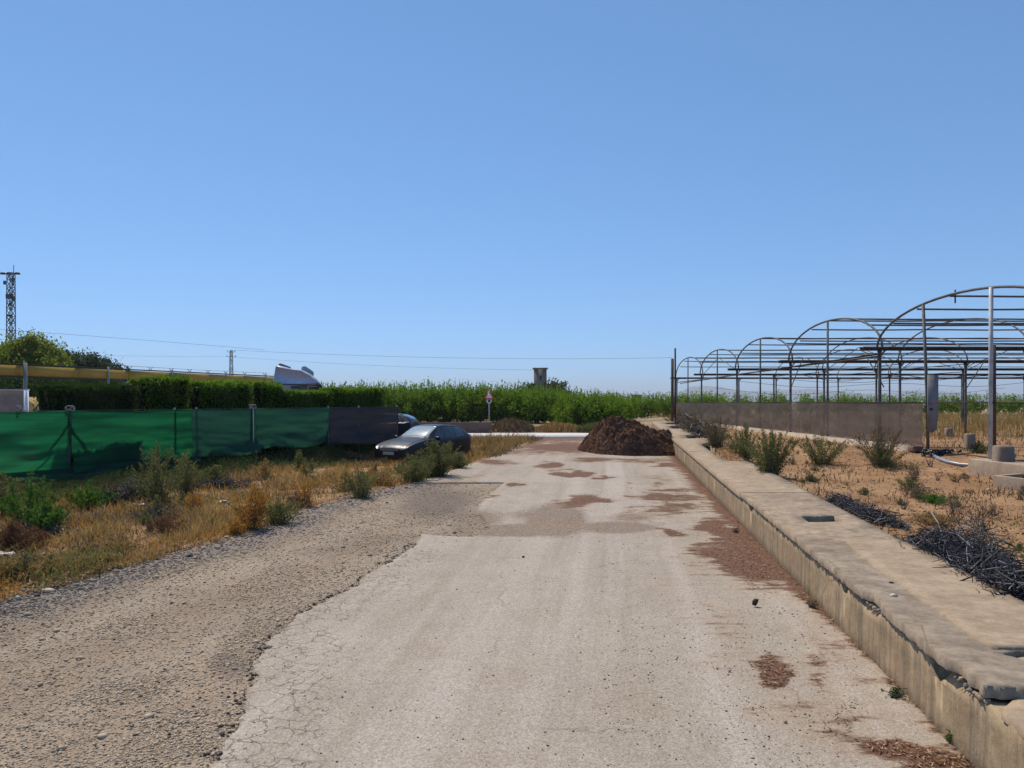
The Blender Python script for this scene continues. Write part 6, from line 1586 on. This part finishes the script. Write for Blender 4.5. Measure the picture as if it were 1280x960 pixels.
# straw and leaf litter lying flat
X, Y, d_ = verge_pts(130000, -1.0, .05, 7.5, 40, 1.75)
k = rng.random(len(X)) < np.clip((fbm(X * 1.2 + 5, Y * 1.2 + 3, 4) - .36) * 4, .1, 1); X, Y = X[k], Y[k]
b = strips(X, Y, ground_z(X, Y) + .015 + .05 * rng.random(len(X)), .03 + .09 * rng.random(len(X)) + .001 * Y, .004 + .006 * rng.random(len(X)) + .0007 * Y, rng.random(len(X)), .8)
tag(b.build('straw_litter', L_LITTER), 'flattened straw and dead leaf litter covering the left verge', 'straw litter', kind='stuff')
X, Y = persp_pts(60000, .2, .95, 6, 45, 1.8); k = (off_(X, Y) > .05) & (rng.random(len(X)) < np.clip((fbm(X * .9 + 15, Y * .9, 4) - .46) * 4, 0, .9)); X, Y = X[k], Y[k]
b = strips(X, Y, ground_z(X, Y) + .01 + .03 * rng.random(len(X)), .03 + .09 * rng.random(len(X)) + .001 * Y, .004 + .005 * rng.random(len(X)) + .0006 * Y, rng.random(len(X)), .7)
tag(b.build('straw_litter', L_LITTER), 'brown straw and twig litter in patches on the bare field', 'straw litter', kind='stuff')
# small repeated clumps
def clump_protos(name, label, cat, group, specs):
    out = []
    for (mt, h, ns, sp, lf, dn) in specs:
        t = spire(label, 0, 0, h, ns, sp, mt, lf, dn, cat=cat, name=name, bushy=.06, z=0); t['group'] = group; out.append(t)
    return out
vp = clump_protos('weed_clump', 'low dry weed clump, one of many scattered through the left verge grass', 'weed', 'small weed clumps in the left verge', [(L_BROWN, .30, 9, .16, .026, 34), (L_WEED, .28, 9, .16, .026, 40), (L_ORANGE, .28, 7, .12, .024, 36), (L_DRY, .34, 10, .2, .024, 30), (L_WEED, .40, 8, .12, .028, 44)])
fp = clump_protos('dry_tuft', 'little dry tuft, one of many dotted over the bare orange field', 'weed', 'small dry tufts on the bare field', [(L_BROWN, .20, 8, .14, .02, 26), (L_WEED, .14, 9, .18, .02, 34), (L_DRY, .18, 10, .16, .018, 24), (L_BROWN, .34, 7, .12, .018, 14)])
n = 0
while n < 90:
    Y = 9.5 + 26 * rng.random() ** 1.3; X = shoulder_x(Y) - .35 - 9 * rng.random() ** 1.2
    if X < FENX(Y) + .3 or X / Y < -.75: continue
    place(vp, X, Y, .6 + .9 * rng.random(), zoff=-.02); n += 1
n = 0
while n < 70:
    Y = 7.5 + 26 * rng.random() ** 1.2; X = wx(WR, Y) + .25 + 8 * rng.random()
    if X / Y > .75 or X > 11.6: continue
    place(fp, X, Y, .6 + .8 * rng.random(), zoff=-.02); n += 1
# undergrowth in the shade of the net
def undergrowth(name, lab, n, mat, h0, h1, wid, ymax, leafy, off=0.):
    Y = 12 + (ymax - 12) * rng.random(n) ** 1.15; X = FENX(Y) + off + wid * np.abs(rng.normal(size=n)) * .8 * np.clip(2.0 - Y / 19, .35, 1.4)
    k = (X < shoulder_x(Y) - .6) & (rng.random(n) < np.clip((fbm(X * .9, Y * .9 + 13, 3) - .3) * 3.2, .05, 1)); X, Y = X[k], Y[k]
    hc = h0 + (h1 - h0) * fbm(X * .8 + 3, Y * .8, 3) * rng.random(len(X))
    if leafy: P = np.column_stack([X, Y, ground_z(X, Y) + hc]); b = leafcloud(P, .024, rng.random(len(X)) * .9, up=.8)
    else: b = blades(X, Y, ground_z(X, Y), hc, .006, rng.random(len(X)), .9)
    tag(b.build(name, mat), lab, 'weeds', kind='stuff')
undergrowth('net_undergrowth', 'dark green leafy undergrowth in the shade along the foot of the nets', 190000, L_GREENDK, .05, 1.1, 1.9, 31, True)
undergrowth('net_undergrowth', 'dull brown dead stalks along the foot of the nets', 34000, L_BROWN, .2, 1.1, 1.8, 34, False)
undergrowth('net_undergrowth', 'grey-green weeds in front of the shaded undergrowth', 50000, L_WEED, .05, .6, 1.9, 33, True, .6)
# twig heaps
def twigs(label, P0, P1, wid, h, n, mat, seg=.5, r=.008):
    t = thing('twig_heap', label, 'twig heap', (P0[0], P0[1], float(ground_z(*P0)) )); b = MB(); z0 = t.location.z
    for k in range(n):
        u = rng.random(); cx = P0[0] + (P1[0] - P0[0]) * u; cy = P0[1] + (P1[1] - P0[1]) * u; o = (rng.random() - .5) * wid; env = h * (1 - (2 * o / wid) ** 2) * (.35 + .65 * fbm(u * 6 + P0[0], 3.1, 2) * 1.5)
        c = np.array([cx + o * .9, cy - o * .3, float(ground_z(cx + o * .9, cy)) + env * rng.random() ** .8])
        d = unit(1)[0]; d[2] = abs(d[2]) * .6 + (.2 if rng.random() < .3 else -.05); d /= np.linalg.norm(d); L = seg * (.35 + .8 * rng.random()); q = unit(1)[0] * .12 * L
        b.tube([c - d * L * .5, c + q, c + d * L * .5], [r * (1 + rng.random()), r * .9, r * .35], 4, cap=False, tint=rng.random() ** 1.4)
    b.build('twigs', mat, t, False); return t
twigs('long heap of blackened twigs along the slab edge near the right frame edge', FG(1166, 690), FG(1300, 770), .95, .42, 1500, L_DKTWIG, .5, .007)
twigs('tangle of dead stalks at the left frame edge', G(10, 676), G(60, 668), .9, .3, 260, L_TWIG, .7, .007)
twigs('thin matted heap of stalks behind the orange plant', G(225, 612), G(300, 606), 1.0, .25, 300, L_TWIG, .8, .008)
twigs('upstanding tuft of dark cut stalks on the big twig heap', FG(1205, 690), FG(1240, 715), .5, .55, 260, L_TWIG, .5, .006)
twigs('small flat heap of dark twigs by the middle of the slab', FG(1040, 628), FG(1118, 660), .55, .20, 520, L_DKTWIG, .45, .007)
twigs('pile of grey dead twigs in the verge before the green net', G(133, 628), G(182, 625), 1.3, .55, 420, L_TWIG, .9, .010)
twigs('loose tangle of brown twigs in the middle of the left verge', G(175, 650), G(215, 645), .8, .18, 200, L_TWIG, .6, .008)
twigs('heap of grey twigs and stalks at the far end of the channel', FG(850, 538), FG(885, 548), 1.6, .9, 500, L_TWIG, .9, .018)
# pale canes lying across
for (a, c, lb) in (((1163, 663), (1184, 704), 'pale thin cane leaning on the twig heap at the slab edge'), ((1202, 684), (1228, 700), 'second pale cane lying on the big twig heap')):
    P = FG(*a); Q = FG(*c); b = MB(); z = float(ground_z(*P)); b.tube([(P[0], P[1], z + .30), ((P[0] + Q[0]) / 2, (P[1] + Q[1]) / 2, z + .33), (Q[0], Q[1], z + .22)], .009, 5); tag(b.build('cane', simple('pale cane', (.24, .20, .15))), lb, 'cane')
# small weeds on the road
for (lb, x, y, s) in (('small green weed growing on the paving near the channel foot', 1121, 876, .09), ('green sprout at the foot of the wall in the lower right corner', 1193, 932, .10), ('dry dark tuft at the wall foot beside the road', 1016, 762, .10), ('tiny weed at the wall foot further up the road', 920, 668, .12)):
    X, Y = G(x, y); spire(lb, X, Y, s, 9, s * .9, L_GREEN if 'green' in lb else L_BROWN, .016, 16, name='small_weed', bushy=.012, z=float(road_z(X, Y)))
# litter in the verge and a metal rod
MAT_PLA = simple('white plastic scrap', (.45, .43, .38), .6)
for (lb, x, y, s) in (('crumpled white plastic scrap in the dry verge grass', 313, 640, .17), ('small white scrap beside a dark one in the verge', 280, 632, .12), ('dirty white rag in the lower left verge', 8, 698, .16), ('pale scrap in the upper verge below the dark green net', 212, 604, .12), ('pale stick-like scrap near the twig pile', 173, 634, .13), ('pale scrap lying before the charcoal net', 388, 598, .16)):
    X, Y = G(x - 0, y); N = 7; V = [(s * (i / 6 - .5) * 2 + .02 * rng.normal(), s * .6 * (j / 6 - .5) * 2 + .02 * rng.normal(), .05 + .05 * rng.random() + s * .25 * rng.random()) for j in range(N) for i in range(N)]
    q = [(j * N + i, j * N + i + 1, (j + 1) * N + i + 1, (j + 1) * N + i) for j in range(N - 1) for i in range(N - 1)]; b = MB(); b.add(V, q); o = b.build('plastic_scrap', MAT_PLA, None, False); o.location = (X, Y, float(ground_z(X, Y)) + .03); o.modifiers.new('t', 'SOLIDIFY').thickness = .004; tag(o, lb, 'litter')
X, Y = G(124, 722); b = MB(); z = float(ground_z(X, Y)); b.tube([(X, Y, z - .05), (X + .01, Y, z + .11), (X + .0, Y, z + .125)], .010, 8); b.tube([(X, Y, z + .120), (X, Y, z + .13)], .018, 8); tag(b.build('iron_rod', MAT_RUSTP), 'short dark iron rod sticking up at the edge of the gravel', 'rod')
for k, (x, y, s, tn, lb) in enumerate(((20, 750, .07, .95, 'whitish stone at the gravel edge on the far left'), (60, 741, .09, .9, 'flat pale slab stone at the left gravel edge'), (47, 746, .05, .1, 'small dark stone beside the flat pale one'), (284, 672, .06, .9, 'pale flat stone on the gravel shoulder'), (335, 812, .05, .15, 'dark stone at the broken paving edge'), (488, 704, .05, .1, 'dark lump at the broken edge higher up the road'))):
    lone_stone(x, y, G(x, y)[1], s, tn, lb, seed=k, flat=.4)

# ================================================================ air
M = bpy.data.materials.new('haze'); M.use_nodes = True; nt = M.node_tree
nt.nodes.remove(nt.nodes['Principled BSDF'])
pv = nt.nodes.new('ShaderNodeVolumePrincipled'); pv.inputs['Color'].default_value = (.84, .88, .96, 1); pv.inputs['Density'].default_value = 1.6e-4; pv.inputs['Anisotropy'].default_value = .2
nt.links.new(pv.outputs[0], nt.nodes['Material Output'].inputs['Volume'])
b = MB(); b.box(-13500, 13500, -600, 17000, -8, 260); o = b.build('haze', M); tag(o, kind='stuff'); o.data.materials.clear(); o.data.materials.append(M)
